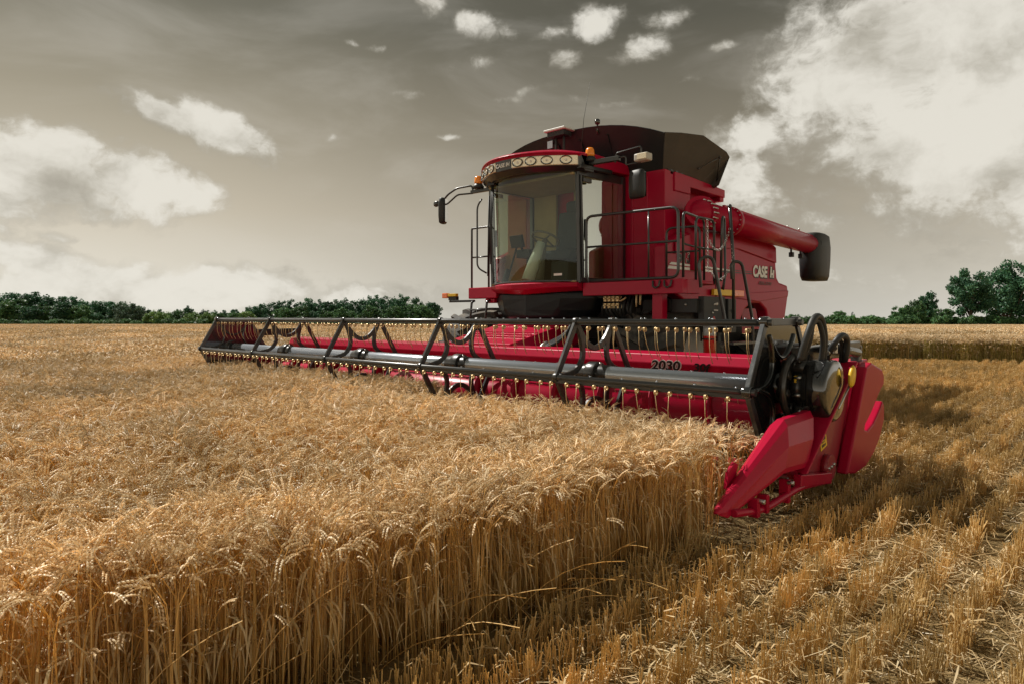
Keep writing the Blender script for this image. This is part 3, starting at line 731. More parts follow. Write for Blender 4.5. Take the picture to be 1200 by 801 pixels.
def tine_geo(mb, o=(0, 0, 0)):
    x, y, z = o
    mb.torus((x, y, z), .0155, .0055, 'x', 12, 6); mb.torus((x + .008, y, z), .0155, .0055, 'x', 12, 6)
    mb.tube([(x + .005, y - .015, z - .004), (x + .004, y - .013, z - .12), (x + .003, y + .008, z - .19), (x + .002, y + .036, z - .235)], .0031, 5)
tm = MB(); tine_geo(tm); tme = tm.build('tine', 'zinc_gold', None, (0, 0, 0)); tme_data = tme.data; bpy.data.objects.remove(tme)
def tine_x(k): return [-4.42 + i * .139 + (.012 if i % 2 else -.012) + (.05 if k == 2 else 0) for i in range(64)]
ntine = 0; rest = MB()
for k in range(6):
    y, z = HX(k); y -= .030 if k == 0 else .008; z -= .052 if k == 0 else .058 if k != 2 else .064
    for i, x in enumerate(tine_x(k)):
        if (k == 0) or (k == 1 and i >= 64 - 36):
            o = bpy.data.objects.new('tine', tme_data); link(o, bars[k], (x, y, z)); o.rotation_euler = (rnd.gauss(0, .09), rnd.gauss(0, .05), 0); ntine += 1
        else: tine_geo(rest, (x, y, z))
tag(rest.build('tines', 'zinc_gold', reel), kind='stuff')
# ---- reel drive and arm at the near end
ar = MB()
ar.bar((4.60, 1.22, 1.00), (4.60, -.05, .985), .07, .11); ar.bar((4.60, 1.20, .86), (4.60, 1.22, 1.02), .07, .08)
ar.bar((4.60, .10, .985), (4.60, -.02, .74), .06, .12)
reel_arm = ar.build('reel_arm', 'black_paint', CH, (4.6, 1.2, .95), .012)
cy = MB(); cy.cyl((4.68, .98, .97), (4.68, .50, 1.02), .035, None, 14); cy.cyl((4.68, .50, 1.02), (4.68, .30, 1.03), .017, None, 10); cy.ball((4.68, .28, 1.03), .035); cy.build('lift_cylinder', 'black_paint', reel_arm)
cf = MB(); cf.cyl((4.66, .62, 1.035), (4.72, .62, 1.035), .03, None, 10); cf.box((4.64, .34, .99), (4.72, .42, 1.075)); cf.cyl((4.70, .30, .92), (4.70, .30, 1.06), .02, None, 10); cf.cyl((4.73, .18, 1.0), (4.73, .33, 1.03), .018, None, 10); pass
cf.bar((4.66, .38, 1.03), (4.70, .62, 1.03), .02, .02); cf.bar((4.70, .30, .98), (4.70, .36, 1.03), .02, .02); cf.build('hose_fitting', 'bare_steel', reel_arm)
ar = MB(); ar.bar((-4.60, 1.22, 1.00), (-4.60, -.05, .985), .07, .11); ar.bar((-4.60, .10, .985), (-4.60, -.02, .74), .06, .12); ar.build('reel_arm', 'black_paint', CH, (-4.6, 1.2, .95), .012)
dr = MB()
dr.cyl((4.55, 0, .76), (4.58, 0, .76), .215, None, 36)
for k in range(8): a = R(45 * k + 10); dr.cyl((4.58, .165 * math.cos(a), .76 + .165 * math.sin(a)), (4.60, .165 * math.cos(a), .76 + .165 * math.sin(a)), .03, None, 8)
dr.cyl((4.58, 0, .76), (4.66, 0, .76), .11, None, 24)
dr.torus((4.585, 0, .76), .225, .022, 'x', 36, 8)
dr.cyl((4.50, -.02, .90), (4.78, .02, .90), .05, None, 16); dr.box((4.56, -.10, .44), (4.60, .12, .66)); dr.cyl((4.58, .12, .62), (4.66, .12, .62), .055, None, 14)
dr.bar((4.62, .12, .98), (4.62, -.10, .34), .05, .06)
cv = MB()
prof = []
for i in range(40):
    a = 2 * math.pi * i / 40; yy = .212 * math.cos(a); zz = .215 * math.sin(a)
    if zz > 0: zz = min(.205, zz * 1.02)
    prof.append((yy + .02, zz + .755))
def ring(x, k): return [(x, .02 + (y - .02) * k, .755 + (z - .755) * k) for y, z in prof]
cv.loft([ring(4.685, .99), ring(4.80, 1.0), ring(4.825, .985), ring(4.84, .94), ring(4.846, .86), ring(4.848, .5), ring(4.85, .05)], True, True, True)
sp = dr; dr.cm = 1
for k in range(6): a = R(60 * k + 20); sp.cyl((4.60, .12 * math.cos(a), .76 + .12 * math.sin(a)), (4.672, .12 * math.cos(a), .76 + .12 * math.sin(a)), .012, None, 8)
for yy in (-.14, -.06): sp.cyl((4.655, yy, .61), (4.675, yy, .61), .022, None, 10)
drive = dr.build('reel_drive', ['black_paint', 'bare_steel'], CH, (4.6, 0, .76))
cv.build('drive_cover', 'black_gloss', drive)
for (ya, za, yb_, zb_) in ((-.10, .80, -.06, .85), (-.02, .65, .02, .69)): yb = MB(); yb.box((4.61, ya, za), (4.625, yb_, zb_)); yb.build('drive_decal', 'yellow_decal', drive)
for (pts_, r_) in (([(4.72, -.28, .97), (4.76, -.27, 1.12), (4.78, -.20, 1.24), (4.78, -.08, 1.24), (4.78, -.01, 1.12), (4.76, .02, .95)], .022), ([(4.70, -.18, .97), (4.75, -.19, 1.10), (4.76, -.17, 1.20), (4.77, -.10, 1.22), (4.78, -.04, 1.10), (4.76, -.02, .95)], .018),
                   ([(4.70, .22, .95), (4.78, .20, 1.08), (4.80, .28, 1.12), (4.80, .37, 1.08), (4.78, .40, .96), (4.74, .44, .90)], .022), ([(4.70, .26, .95), (4.74, .26, 1.06), (4.76, .32, 1.09), (4.76, .39, 1.04), (4.74, .42, .92)], .016)):
    m_ = MB(); P_ = [Vector(p) for p in pts_]; sm2 = []
    for i in range(len(P_) - 1):
        p0, p1, p2, p3 = P_[max(i - 1, 0)], P_[i], P_[i + 1], P_[min(i + 2, len(P_) - 1)]
        for q_ in range(5):
            t_ = q_ / 5; sm2.append(.5 * ((2 * p1) + (p2 - p0) * t_ + (2 * p0 - 5 * p1 + 4 * p2 - p3) * t_ * t_ + (3 * p1 - p0 - 3 * p2 + p3) * t_ ** 3))
    sm2.append(P_[-1]); m_.tube(sm2, r_, 10); m_.build('hydraulic_hose', 'black_plastic', drive)
# ---- feeder house
fh = MB(); fh.loft([[(-.62, 1.2, .22), (.62, 1.2, .22), (.62, 1.2, .92), (-.62, 1.2, .92)], [(-.62, 2.7, .62), (.62, 2.7, .62), (.62, 2.7, 1.25), (-.62, 2.7, 1.25)], [(-.62, 3.3, .8), (.62, 3.3, .8), (.62, 3.3, 1.35), (-.62, 3.3, 1.35)]])
for yy in (1.5, 1.62, 1.74, 2.1): z_ = .92 + (yy - 1.2) * .22; fh.bar((-.60, yy, z_ + .004), (.60, yy, z_ + .004), .03, .03)
feeder = fh.build('feeder_house', 'red_paint', CH, (0, 2, .8), .015)
for sg in (-1, 1): fr = MB(); fr.box((sg * .66, 1.22, .30), (sg * .95, 1.42, .90)); fr.bar((sg * .80, 1.4, .55), (sg * .75, 2.7, .9), .12, .14); fr.build('feeder_frame', 'black_paint', feeder, None, .01)
sv = MB(); sv.lathe([(-.03, .02), (-.03, .15), (-.012, .17), (.012, .17), (.03, .15), (.03, .02)], (.86, 1.62, .78), 'x', 28); sv.build('drive_pulley', 'bare_steel', feeder)
for k in range(5): hs = MB(); hs.tube(arcpath([(.72 + .05 * k, 1.3, .62 + .05 * k), (.9 + .05 * k, 1.6, .95), (.85, 2.2, 1.05 + .05 * k), (1.0 + .03 * k, 2.8, 1.2)], .2), .018, 6); hs.build('feeder_hose', 'black_plastic', feeder)
# ---- chassis and dark machinery below the cab
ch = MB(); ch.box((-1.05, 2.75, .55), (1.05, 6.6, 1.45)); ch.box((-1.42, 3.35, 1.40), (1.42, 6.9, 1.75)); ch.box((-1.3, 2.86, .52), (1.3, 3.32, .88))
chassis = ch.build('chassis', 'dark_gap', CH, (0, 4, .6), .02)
ub = MB(); sec = []
for (z_, k) in ((1.60, 1.0), (1.50, 1.0), (1.34, .92), (1.22, .78)):
    sec.append([(-.95 * k, 3.3, z_), (-.95 * k, 2.5, z_), (-.55 * k, 2.24, z_), (0, 2.15, z_), (.55 * k, 2.24, z_), (.95 * k, 2.5, z_), (.95 * k, 3.3, z_)])
ub.loft(sec); ub.build('cab_underbody', 'black_under', chassis, None, .05, 4)
for k in range(9):
    x = 1.02 + .055 * k; hv = MB(); hv.tube(arcpath([(x, 2.62, 1.52), (x + .03, 2.5, 1.36 - .02 * (k % 3)), (x + rnd.uniform(-.1, .1), 2.7, 1.18), (x - .1, 2.9, .95)], .08), .015, 6); hv.build('machine_hose', 'black_plastic', chassis)
for k in range(5): hv = MB(); hv.tube([(1.5, 2.75, 1.45 - .04 * k), (1.62, 2.62, 1.30), (1.85, 2.72, 1.35 + .03 * k), (2.0, 2.8, 1.46)], .010, 6); hv.build('machine_hose', 'black_plastic', chassis)
vb = MB()
for k in range(4):
    for j in range(2): vb.box((1.06 + .065 * k, 2.52, 1.36 + .09 * j), (1.105 + .065 * k, 2.60, 1.43 + .09 * j)); vb.cyl((1.08 + .065 * k, 2.50, 1.40 + .09 * j), (1.08 + .065 * k, 2.54, 1.40 + .09 * j), .014, None, 8)
vb.tube(arcpath([(1.30, 2.55, 1.52), (1.33, 2.5, 1.44), (1.42, 2.52, 1.50)], .05), .014, 8); vb.cyl((1.52, 2.6, 1.38), (1.52, 2.6, 1.56), .013, None, 8); vb.cyl((1.58, 2.6, 1.40), (1.58, 2.6, 1.56), .013, None, 8)
vb.build('valve_block', 'zinc_gold', chassis, None, .004)
fb_ = MB(); fb_.cyl((1.78, 2.75, 1.30), (1.78, 2.75, 1.42), .05, None, 16); fb_.cyl((1.78, 2.75, 1.42), (1.78, 2.75, 1.49), .035, None, 14); fb_.build('fluid_bottle', 'valve_white', chassis, None, .004)
# ---- wheels
def wheel(x, y, r, wd, name, sg):
    t_ = MB(); hw = wd / 2
    prof = [(-hw * .78, r * .56), (-hw * .98, r * .66), (-hw, r * .80), (-hw * .92, r * .88), (-hw * .6, r * .905), (0, r * .915), (hw * .6, r * .905), (hw * .92, r * .88), (hw, r * .80), (hw * .98, r * .66), (hw * .78, r * .56)]
    t_.lathe(prof, (x, y, r), 'x', 48)
    nl = 15
    for i in range(nl):
        for side in (-1, 1):
            secs = []
            for (u, dr0, dr1, w_) in ((1.0, .74, .85, .075), (.97, .84, .965, .075), (.7, .88, 1.0, .072), (.35, .89, 1.005, .070), (-.04, .90, 1.0, .075)):
                a = 2 * math.pi * (i + (.5 if side > 0 else 0)) / nl + (1 - u) * .30
                e_ = []
                for (dr_, da) in ((dr0, -w_ * 1.15), (dr1, -w_ * .8), (dr1, w_ * .8), (dr0, w_ * 1.15)):
                    e_.append((x + side * hw * u * 1.01, y + r * dr_ * math.cos(a + da / 1.0), r + r * dr_ * math.sin(a + da / 1.0)))
                secs.append(e_)
            t_.loft(secs)
    ty = t_.build('tyre', 'tyre_rubber', None, (x, y, r))
    rm = MB(); rm.lathe([(sg * hw * .80, r * .58), (sg * hw * .72, r * .57), (sg * hw * .6, r * .50), (sg * hw * .25, r * .46), (sg * hw * .15, r * .25), (sg * hw * .2, r * .22), (sg * hw * .3, r * .20), (sg * hw * .3, .001)], (x, y, r), 'x', 40)
    w_ = empty(name, (x, y, r), CH)
    ri = rm.build('rim', 'rim_paint', w_, (x, y, r))
    for k in range(10): pass
    ty.parent = w_; ty.location = (0, 0, 0)
    return w_
wheel(1.74, 3.06, .70, .92, 'front_wheel', 1); wheel(-1.76, 3.06, .70, .92, 'front_wheel', -1)
wheel(1.38, 6.55, .52, .44, 'rear_wheel', 1); wheel(-1.38, 6.55, .52, .44, 'rear_wheel', -1)
# ---- grain tank and body
gt = MB(); gt.prism([(-1.5, 1.55), (1.5, 1.55), (1.5, 3.27), (-1.5, 3.27)], 'y', 3.32, 4.0)
gt.box((-1.5, 4.0, 1.55), (1.30, 4.95, 3.24)); gt.box((-1.5, 4.95, 1.5), (1.36, 7.0, 2.75)); gt.box((-.85, 7.0, .95), (.85, 7.9, 2.45))
for x in (.98, 1.22): gt.bar((x, 3.315, 1.6), (x, 3.315, 3.2), .03, .018, (0, 1, 0))
tank = gt.build('grain_tank', 'red_paint', CH, (0, 4.5, 1.6), .025, 3)
lg = MB(); lg.prism([(3.55, 3.265), (3.98, 3.255), (5.02, 3.20), (5.02, 3.08), (3.98, 3.10), (3.98, 3.0), (3.9, 3.0), (3.55, 3.0)], 'x', 1.34, 1.52); lg.box((1.32, 4.9, 3.02), (1.50, 5.02, 3.2)); lg.build('auger_hood', 'red_paint', tank, None, .01)
rr = MB(); rr.box((1.302, 4.02, 2.3), (1.33, 4.9, 3.0)); rr.build('recess_shade', 'dark_gap', tank)  # dark sheet standing in for the shade under the auger hood
# flared tank extension: front, sides, rear as one thin folded sheet
def ext():
    m_ = MB(); x0, y0, y1, zb = 1.46, 3.34, 5.0, 3.26
    # front sheet: flat bottom edge, arched crest leaning forward
    cols = []; N = 16
    for i in range(N + 1):
        u = -1 + 2 * i / N; xb = u * x0; xt = u * (1.62 if u > 0 else 1.62); zt = 3.70 + .28 * (1 - abs(u) ** 2.6) ; yt = 3.12 - .16 * (1 - u * u)
        cols.append([(xb, y0, zb), (xb * .5 + xt * .5, y0 * .45 + yt * .55, zb * .45 + zt * .55), (xt, yt, zt)])
    m_.loft(cols, closed=False, cap=False, smooth=False)
    m_.loft([[(-x0, 4.75, zb - .05), (-1.7, 4.80, 3.56)], [(0, 4.75, zb - .05), (0, 4.95, 3.75)], [(x0, 4.75, zb - .05), (1.66, 4.72, 3.50)]], closed=False, cap=False)
    e_ = m_.build('tank_extension', 'tank_flap', tank, None, 0, 2, .018)
    for sg in (-1, 1):
        m_ = MB(); cols = [[(sg * x0, 3.33, zb), (sg * 1.625, 3.115, 3.705)], [(sg * (x0 + .01), 3.50, zb), (sg * 1.72, 3.38, 3.73)], [(sg * (x0 + .02), 3.80, zb - .01), (sg * 1.76, 3.90, 3.785)], [(sg * (x0 + .02), 4.35, zb - .04), (sg * 1.77, 4.56, 3.67)], [(sg * (x0 + .02), 4.60, zb - .06), (sg * 1.77, 4.66, 3.61)], [(sg * (x0 + .02), 4.68, zb - .09), (sg * 1.64, 4.58, 3.20)]]
        m_.loft(cols, closed=False, cap=False); m_.build('tank_side_flap', 'tank_side', tank, None, 0, 2, .016)
    r_ = MB()
    r_.tube([(1.62, 4.02, 3.36), (1.76, 4.38, 3.56)], .008, 6); r_.tube([(1.76, 4.38, 3.56), (1.56, 4.66, 3.19)], .010, 6); r_.ball((1.76, 4.38, 3.56), .022); r_.ball((1.62, 4.02, 3.36), .018)
    for i in range(8): y = 3.5 + i * .14; r_.box((1.462, y - .03, 3.225), (1.50, y + .03, 3.285))
    r_.tube([(1.49, 3.40, 3.27), (1.50, 4.66, 3.19)], .014, 6)
    r_.build('flap_hinge', 'black_paint', tank)
    for x in (-.9, -.32, -.15, .25, .7): f_ = MB(); f_.bar((x, 3.325, 3.30), (x * 1.04, 3.10 - .09 * (1 - (x / 1.5) ** 2), 3.82), .05, .012, (0, 1, .4)); f_.build('flap_rib', 'tank_flap', tank)
    gp = MB(); gp.box((-.30, 2.95, 3.78), (-.20, 2.97, 3.89)); gp.build('flap_plate', 'grey_tube', tank)
ext()
# ---- unloading auger
ua = MB(); A0, A1 = Vector((1.84, 3.72, 2.66)), Vector((1.84, 7.62, 2.53))
ua.cyl(A0, A1, .178, .160, 32); ua.cyl(A0 + (A1 - A0) * .19, A0 + (A1 - A0) * .215, .215, None, 28)
ua.bar(A0 + Vector((.06, .5, .16)), A1 + Vector((.06, -.1, .14)), .035, .03)
fl = ua; ua.cm = 1
for ring_c, ax, rr_ in (((A0 + (A1 - A0) * .2025), (A1 - A0).normalized(), .20), (A0 + (A1 - A0) * .01, (A1 - A0).normalized(), .195)):
    u_ = Vector((1, 0, 0)); v_ = ax.cross(u_)
    for k in range(18):
        a = 2 * math.pi * k / 18; p = ring_c + (u_ * math.cos(a) + v_ * math.sin(a)) * rr_; fl.cyl(p - ax * .06, p + ax * .06, .010, None, 6)
for y in (6.1, 6.6, 7.1): fl.cyl((1.84, y, 2.74), (1.84, y, 2.78), .012, None, 6)
uauger = ua.build('unloading_auger', ['red_paint', 'bare_steel'], CH, tuple(A0))
el = MB(); el.cyl((1.62, 3.92, 2.60), (1.86, 3.72, 2.68), .20, .19, 28); el.cyl((1.80, 3.74, 2.67), (1.86, 3.68, 2.69), .23, None, 28); el.ball((1.80, 3.74, 2.665), .20, 12)
el.cyl((1.56, 3.92, 1.9), (1.56, 3.92, 2.60), .19, .20, 24); el.build('auger_elbow', 'red_paint', uauger, None, .006)
sp_ = MB(); secs = []
for (y0, y1, z_, xw) in ((7.52, 8.02, 2.74, .15), (7.50, 8.16, 2.70, .185), (7.46, 8.20, 2.50, .20), (7.44, 8.18, 2.25, .20), (7.46, 8.14, 1.98, .19), (7.52, 8.08, 1.90, .17)):
    q = []
    for k in range(20):
        a = 2 * math.pi * k / 20; ca, sa = math.cos(a), math.sin(a); q.append((1.84 + xw * math.copysign(abs(ca) ** .6, ca), (y0 + y1) / 2 + (y1 - y0) / 2 * math.copysign(abs(sa) ** .6, sa), z_))
    secs.append(q)
sp_.loft(secs, True, True, True); sp_.torus((1.84, 7.62, 2.54), .172, .02, 'y', 28, 8); sp_.build('auger_spout', 'black_plastic', uauger)
for y in (6.75, 7.15): lp = MB(); lp.cyl((1.84, y, 2.33), (1.84, y, 2.42), .018, None, 8); lp.box((1.81, y - .035, 2.26), (1.88, y + .035, 2.34)); lp.build('unloading_lamp', 'black_plastic', uauger, None, .006)
# ---- left side panel with its writing, and the plain far one
PANEL = [(3.12, 2.22), (3.60, 2.42), (4.2, 2.50), (5.05, 2.56), (5.8, 2.55), (6.40, 2.50), (6.62, 2.46), (6.64, 2.10), (6.68, 1.92), (6.78, 1.84), (7.12, 1.80), (7.16, 1.66), (7.00, 1.18), (6.35, 1.14), (6.25, 1.36), (6.02, 1.47), (5.72, 1.47), (5.45, 1.36), (5.3, 1.16), (4.6, 1.12), (3.9, 1.35), (3.30, 1.60), (3.12, 1.72)]
def side_panel(sg):
    m_ = MB(); m_.prism(PANEL, 'x', sg * 1.44, sg * 1.63); p = m_.build('side_panel', 'red_paint', CH, (sg * 1.63, 4.6, 1.6), .035, 4)
    c_ = MB(); top = [(3.34, 2.10), (3.34, 2.28), (3.62, 2.38), (4.2, 2.46), (5.05, 2.52), (6.38, 2.46), (6.57, 2.42), (6.59, 2.16), (5.2, 2.30), (4.4, 2.26)]
    c_.prism(top, 'x', sg * 1.635, sg * 1.66)
    c_.prism([(4.65, 1.70), (5.6, 1.63), (7.11, 1.71), (7.08, 1.60), (5.9, 1.50), (4.7, 1.56)], 'x', sg * 1.635, sg * 1.652)
    c_.build('panel_swage', 'red_paint', p, None, .012, 3)
    g_ = MB(); g_.bar((sg * 1.634, 4.52, 1.2), (sg * 1.634, 4.50, 2.45), .012, .006, (1, 0, 0)); g_.build('panel_joint', 'dark_gap', p)
    return p
lp_ = side_panel(1); side_panel(-1)
XD = (0, 1, 0); YD = (0, 0, 1)
text('CASE', .245, 'black_decal', lp_, (1.6365, 5.745, 1.895), XD, YD, 'maker_lettering', .0015, .12, .018, .92)
text('CASE', .245, 'white_decal', lp_, (1.640, 5.725, 1.905), XD, YD, 'maker_lettering', .0015, .12, .010, .92)
em = MB(); sh_ = .12
def slab(mb, y0, y1, z0, z1, x): mb.add([(x, y0 + (z0 - 1.9) * sh_, z0), (x, y1 + (z0 - 1.9) * sh_, z0), (x, y1 + (z1 - 1.9) * sh_, z1), (x, y0 + (z1 - 1.9) * sh_, z1)], [(0, 1, 2, 3)])
slab(em, 6.375, 6.43, 1.905, 2.085, 1.640); slab(em, 6.47, 6.525, 1.905, 2.035, 1.640); slab(em, 6.43, 6.47, 1.95, 1.985, 1.640); em.build('maker_emblem', 'white_decal', lp_)
em = MB(); slab(em, 6.355, 6.45, 1.885, 2.10, 1.637); slab(em, 6.45, 6.54, 1.885, 2.045, 1.637); em.build('maker_emblem', 'black_decal', lp_)
em = MB(); slab(em, 6.475, 6.52, 2.05, 2.085, 1.640); em.build('maker_emblem', 'red_paint', lp_)
text('6130', .26, 'white_decal', lp_, (1.6375, 3.40, 2.0), XD, YD, 'model_number', .0015, .15, .014, .95)
text('6130', .26, 'black_decal', lp_, (1.6405, 3.40, 2.0), XD, YD, 'model_number', .0015, .15, .007, .95)
text('AXIAL-FLOW', .075, 'dull_decal', lp_, (1.6375, 5.95, 1.775), XD, YD, 'series_lettering', .001, .1, .003, 1.1)
sb = MB(); sb.add([(1.6375, 3.20, 1.955), (1.6375, 5.0, 1.945), (1.6375, 5.0, 1.967), (1.6375, 3.26, 1.988)], [(0, 1, 2, 3)]); sb.add([(1.6375, 3.16, 1.895), (1.6375, 4.5, 1.902), (1.6375, 4.5, 1.935), (1.6375, 3.19, 1.937)], [(0, 1, 2, 3)]); sb.build('trim_stripe', 'white_decal', lp_)
sb = MB(); sb.add([(1.6375, 4.5, 1.915), (1.6375, 5.72, 1.93), (1.6375, 5.72, 1.945), (1.6375, 4.5, 1.932)], [(0, 1, 2, 3)]); sb.add([(1.6375, 5.0, 1.955), (1.6375, 5.70, 1.965), (1.6375, 5.70, 1.975), (1.6375, 5.0, 1.967)], [(0, 1, 2, 3)]); sb.build('trim_stripe', 'black_decal', lp_)
mk = MB(); mk.box((1.65, 4.34, 1.565), (1.695, 4.94, 1.655)); mk.build('marker_reflector', 'yellow_decal', lp_, None, .006)
mk = MB(); mk.box((1.65, 4.96, 1.56), (1.70, 5.30, 1.66)); mk.build('marker_lamp', 'orange_reflector', lp_, None, .01)
# ---- cab
def yf(x, y0=2.02, d=.30, hw=.82): return y0 + d * (abs(x) / hw) ** 2
XS = [-.82 + 1.64 * i / 16 for i in range(17)]
cb = MB()
for sg in (-1, 1):
    cb.bar((sg * .82, 2.33, 1.70), (sg * .82, 2.28, 3.24), .055, .07, (0, 1, 0)); cb.bar((sg * .82, 3.27, 1.70), (sg * .82, 3.27, 3.24), .09, .09, (0, 1, 0))
    cb.bar((sg * .825, 2.32, 1.74), (sg * .825, 3.27, 1.74), .05, .07); cb.bar((sg * .825, 2.26, 3.18), (sg * .825, 3.27, 3.18), .06, .12)
cb.loft([[(x, yf(x) + o_, z_) for o_, z_ in ((-.012, 1.72), (-.012, 1.745), (.03, 1.745), (.03, 1.72))] for x in XS])
cb.loft([[(x, yf(x, 1.94) + o_, z_) for o_, z_ in ((-.03, 3.16), (-.03, 3.26), (.05, 3.26), (.05, 3.16))] for x in XS])
cab = cb.build('cab', 'black_paint', CH, (0, 2.8, 1.7), .008)
wsn = MB(); wsn.loft([[(x, yf(x, 2.02 - .07 * k), 1.735 + 1.44 * k) for k in (0, .25, .5, .75, 1)] for x in XS], closed=False, cap=False, smooth=True); wsn.build('windshield', 'cab_glass', cab)
for sg in (-1, 1):
    d_ = MB(); d_.loft([[(sg * (.765 + .15 * u - .035 * u * u), 2.36 + .87 * u, 1.78), (sg * (.765 + .15 * u - .035 * u * u), 2.31 + .92 * u, 3.12)] for u in (0, .25, .5, .75, 1)], closed=False, cap=False, smooth=True); dg = d_.build('cab_door', 'door_glass' if sg > 0 else 'cab_glass', cab)
    d_ = MB(); d_.bar((sg * .845, 2.35, 1.76), (sg * .845, 2.30, 3.13), .045, .03, (0, 1, 0)); d_.bar((sg * .845, 3.20, 1.76), (sg * .845, 3.20, 3.13), .06, .03, (0, 1, 0)); d_.bar((sg * .85, 2.40, 2.3), (sg * .85, 2.40, 2.55), .03, .04, (0, 1, 0)); d_.box((sg * .84 - .02, 2.34, 3.04), (sg * .84 + .03, 2.52, 3.10)); d_.build('door_frame', 'black_paint', dg, None, .006)
li = MB(); li.box((-.80, 3.20, 1.72), (-.34, 3.25, 3.2)); li.box((.0, 3.20, 1.72), (.80, 3.25, 3.2)); li.box((-.34, 3.20, 1.72), (0, 3.25, 2.0)); li.box((-.80, 2.2, 3.13), (.80, 3.24, 3.17)); li.box((-.79, 2.25, 1.71), (.79, 3.24, 1.735))
li.loft([[(.30, 3.19, 3.12), (.55, 3.19, 3.12), (.55, 3.05, 3.12), (.30, 3.05, 3.12)], [(.50, 3.19, 1.75), (.78, 3.19, 1.75), (.78, 2.80, 1.75), (.50, 2.80, 1.75)]]); li.build('cab_lining', 'cab_lining', cab, None, .02)
se = MB(); se.box((-.22, 2.72, 2.08), (.30, 3.16, 2.22)); se.box((-.20, 3.04, 2.2), (.28, 3.18, 2.82), Matrix.Rotation(R(-8), 3, 'X')); se.box((-.08, 3.10, 2.80), (.16, 3.20, 2.98)); se.box((-.12, 2.80, 1.74), (.20, 3.1, 2.08)); se.build('driver_seat', 'seat_cloth', cab, None, .05, 4)
sw = MB(); Mx = Matrix.Rotation(R(-28), 3, 'X'); cS = Vector((.04, 2.52, 2.36))
tp = [cS + Mx @ Vector((.20 * math.cos(R(a)), .20 * math.sin(R(a)), 0)) for a in range(0, 360, 15)]; sw.tube(tp, .016, 8, True, True)
for a in (90, 210, 330): sw.tube([cS, cS + Mx @ Vector((.2 * math.cos(R(a)), .2 * math.sin(R(a)), 0))], .012, 6)
sw.tube([cS, cS + Mx @ Vector((0, 0, -.1)), (.04, 2.40, 2.0), (.04, 2.34, 1.74)], [.035, .05, .07, .10], 12); sw.build('steering_wheel', 'console_grey', cab)
bx = MB(); bx.tube([(-.02, 2.22, 1.75), (.02, 2.32, 2.05), (.05, 2.42, 2.30)], [.10, .085, .06], 14); bx.build('steering_column', 'gps_white', cab)
co = MB(); co.box((-.52, 2.50, 2.12), (-.26, 3.1, 2.24)); co.box((-.50, 2.7, 1.74), (-.30, 3.1, 2.12)); co.tube([(-.40, 2.52, 2.2), (-.40, 2.46, 2.34)], .02, 8); co.box((-.53, 2.38, 2.26), (-.30, 2.44, 2.44), Matrix.Rotation(R(15), 3, 'X')); co.tube([(-.55, 2.32, 1.74), (-.52, 2.40, 2.0), (-.45, 2.45, 2.3)], .016, 8); co.cyl((-.56, 2.30, 1.75), (-.54, 2.34, 1.95), .05, .03, 12); co.build('control_console', 'black_plastic', cab, None, .015)
dk = MB(); dk.box((-.30, 2.02, 1.78), (.78, 2.03, 1.79)) if False else None
no = MB(); no.box((.52, 2.02 + .12, 1.80), (.66, 2.02 + .125, 1.83)); no.build('windshield_label', 'white_decal', cab)
wp = MB(); wp.tube([(-.60, 2.08, 3.16), (-.66, 2.10, 2.5), (-.70, 2.15, 2.02)], .012, 6); wp.tube([(-.54, 2.05, 3.16), (-.60, 2.06, 2.5), (-.66, 2.12, 2.05)], .010, 6); wp.tube([(-.64, 2.06, 3.0), (-.76, 2.15, 1.85)], .012, 6); wp.box((-.64, 2.02, 3.14), (-.50, 2.10, 3.24)); wp.build('wiper', 'black_plastic', cab)
sk_ = MB(); sk_.loft([[(x, yf(x, 1.99, .30) + o_, z_) for o_, z_ in ((.02, 1.715), (-.03, 1.70), (-.02, 1.62 + .03 * (abs(x) / .82)), (.10, 1.56 + .05 * abs(x)), (.4, 1.56 + .05 * abs(x)), (.4, 1.715))] for x in XS]); sk_.build('cab_skirt', 'red_paint', cab, None, .01)
# roof with its lamp band
rf = MB()
def yr(x): return 1.72 + .44 * (abs(x) / .90) ** 2
RX = [-.93 + 1.86 * i / 20 for i in range(21)]
secs = []
for x in RX:
    e_ = 1 - (abs(x) / .93) ** 4; secs.append([(x, 3.32, 3.26), (x, 3.32, 3.40 + .08 * e_), (x, 2.6, 3.42 + .10 * e_), (x, yr(x) + .25, 3.41 + .08 * e_), (x, yr(x) + .015, 3.395 + .035 * e_), (x, yr(x) - .02, 3.375 + .03 * e_), (x, yr(x) + .01, 3.365 + .02 * e_), (x, yr(x) + .10, 3.24)])
rf.loft(secs, True, True, False)
roof = rf.build('cab_roof', 'red_paint', CH, (0, 2.6, 3.4), .012)
bd = MB(); bd.loft([[(x, yr(x) + o_, z_) for o_, z_ in ((.02, 3.375), (.028, 3.225), (.12, 3.17), (.3, 3.17), (.3, 3.375))] for x in RX]); bd.build('roof_visor', 'black_paint', roof, None, .008)
for (x0, x1) in ((-.90, -.20), (.12, .90)):
    lb = MB(); xs = [x0 + (x1 - x0) * i / 10 for i in range(11)]; lb.loft([[(x, yr(x) + o_, z_) for o_, z_ in ((.006, 3.36), (.010, 3.235), (.05, 3.235), (.05, 3.36))] for x in xs]);     lb.build('lamp_strip', 'lamp_bowl', roof, None, .008)
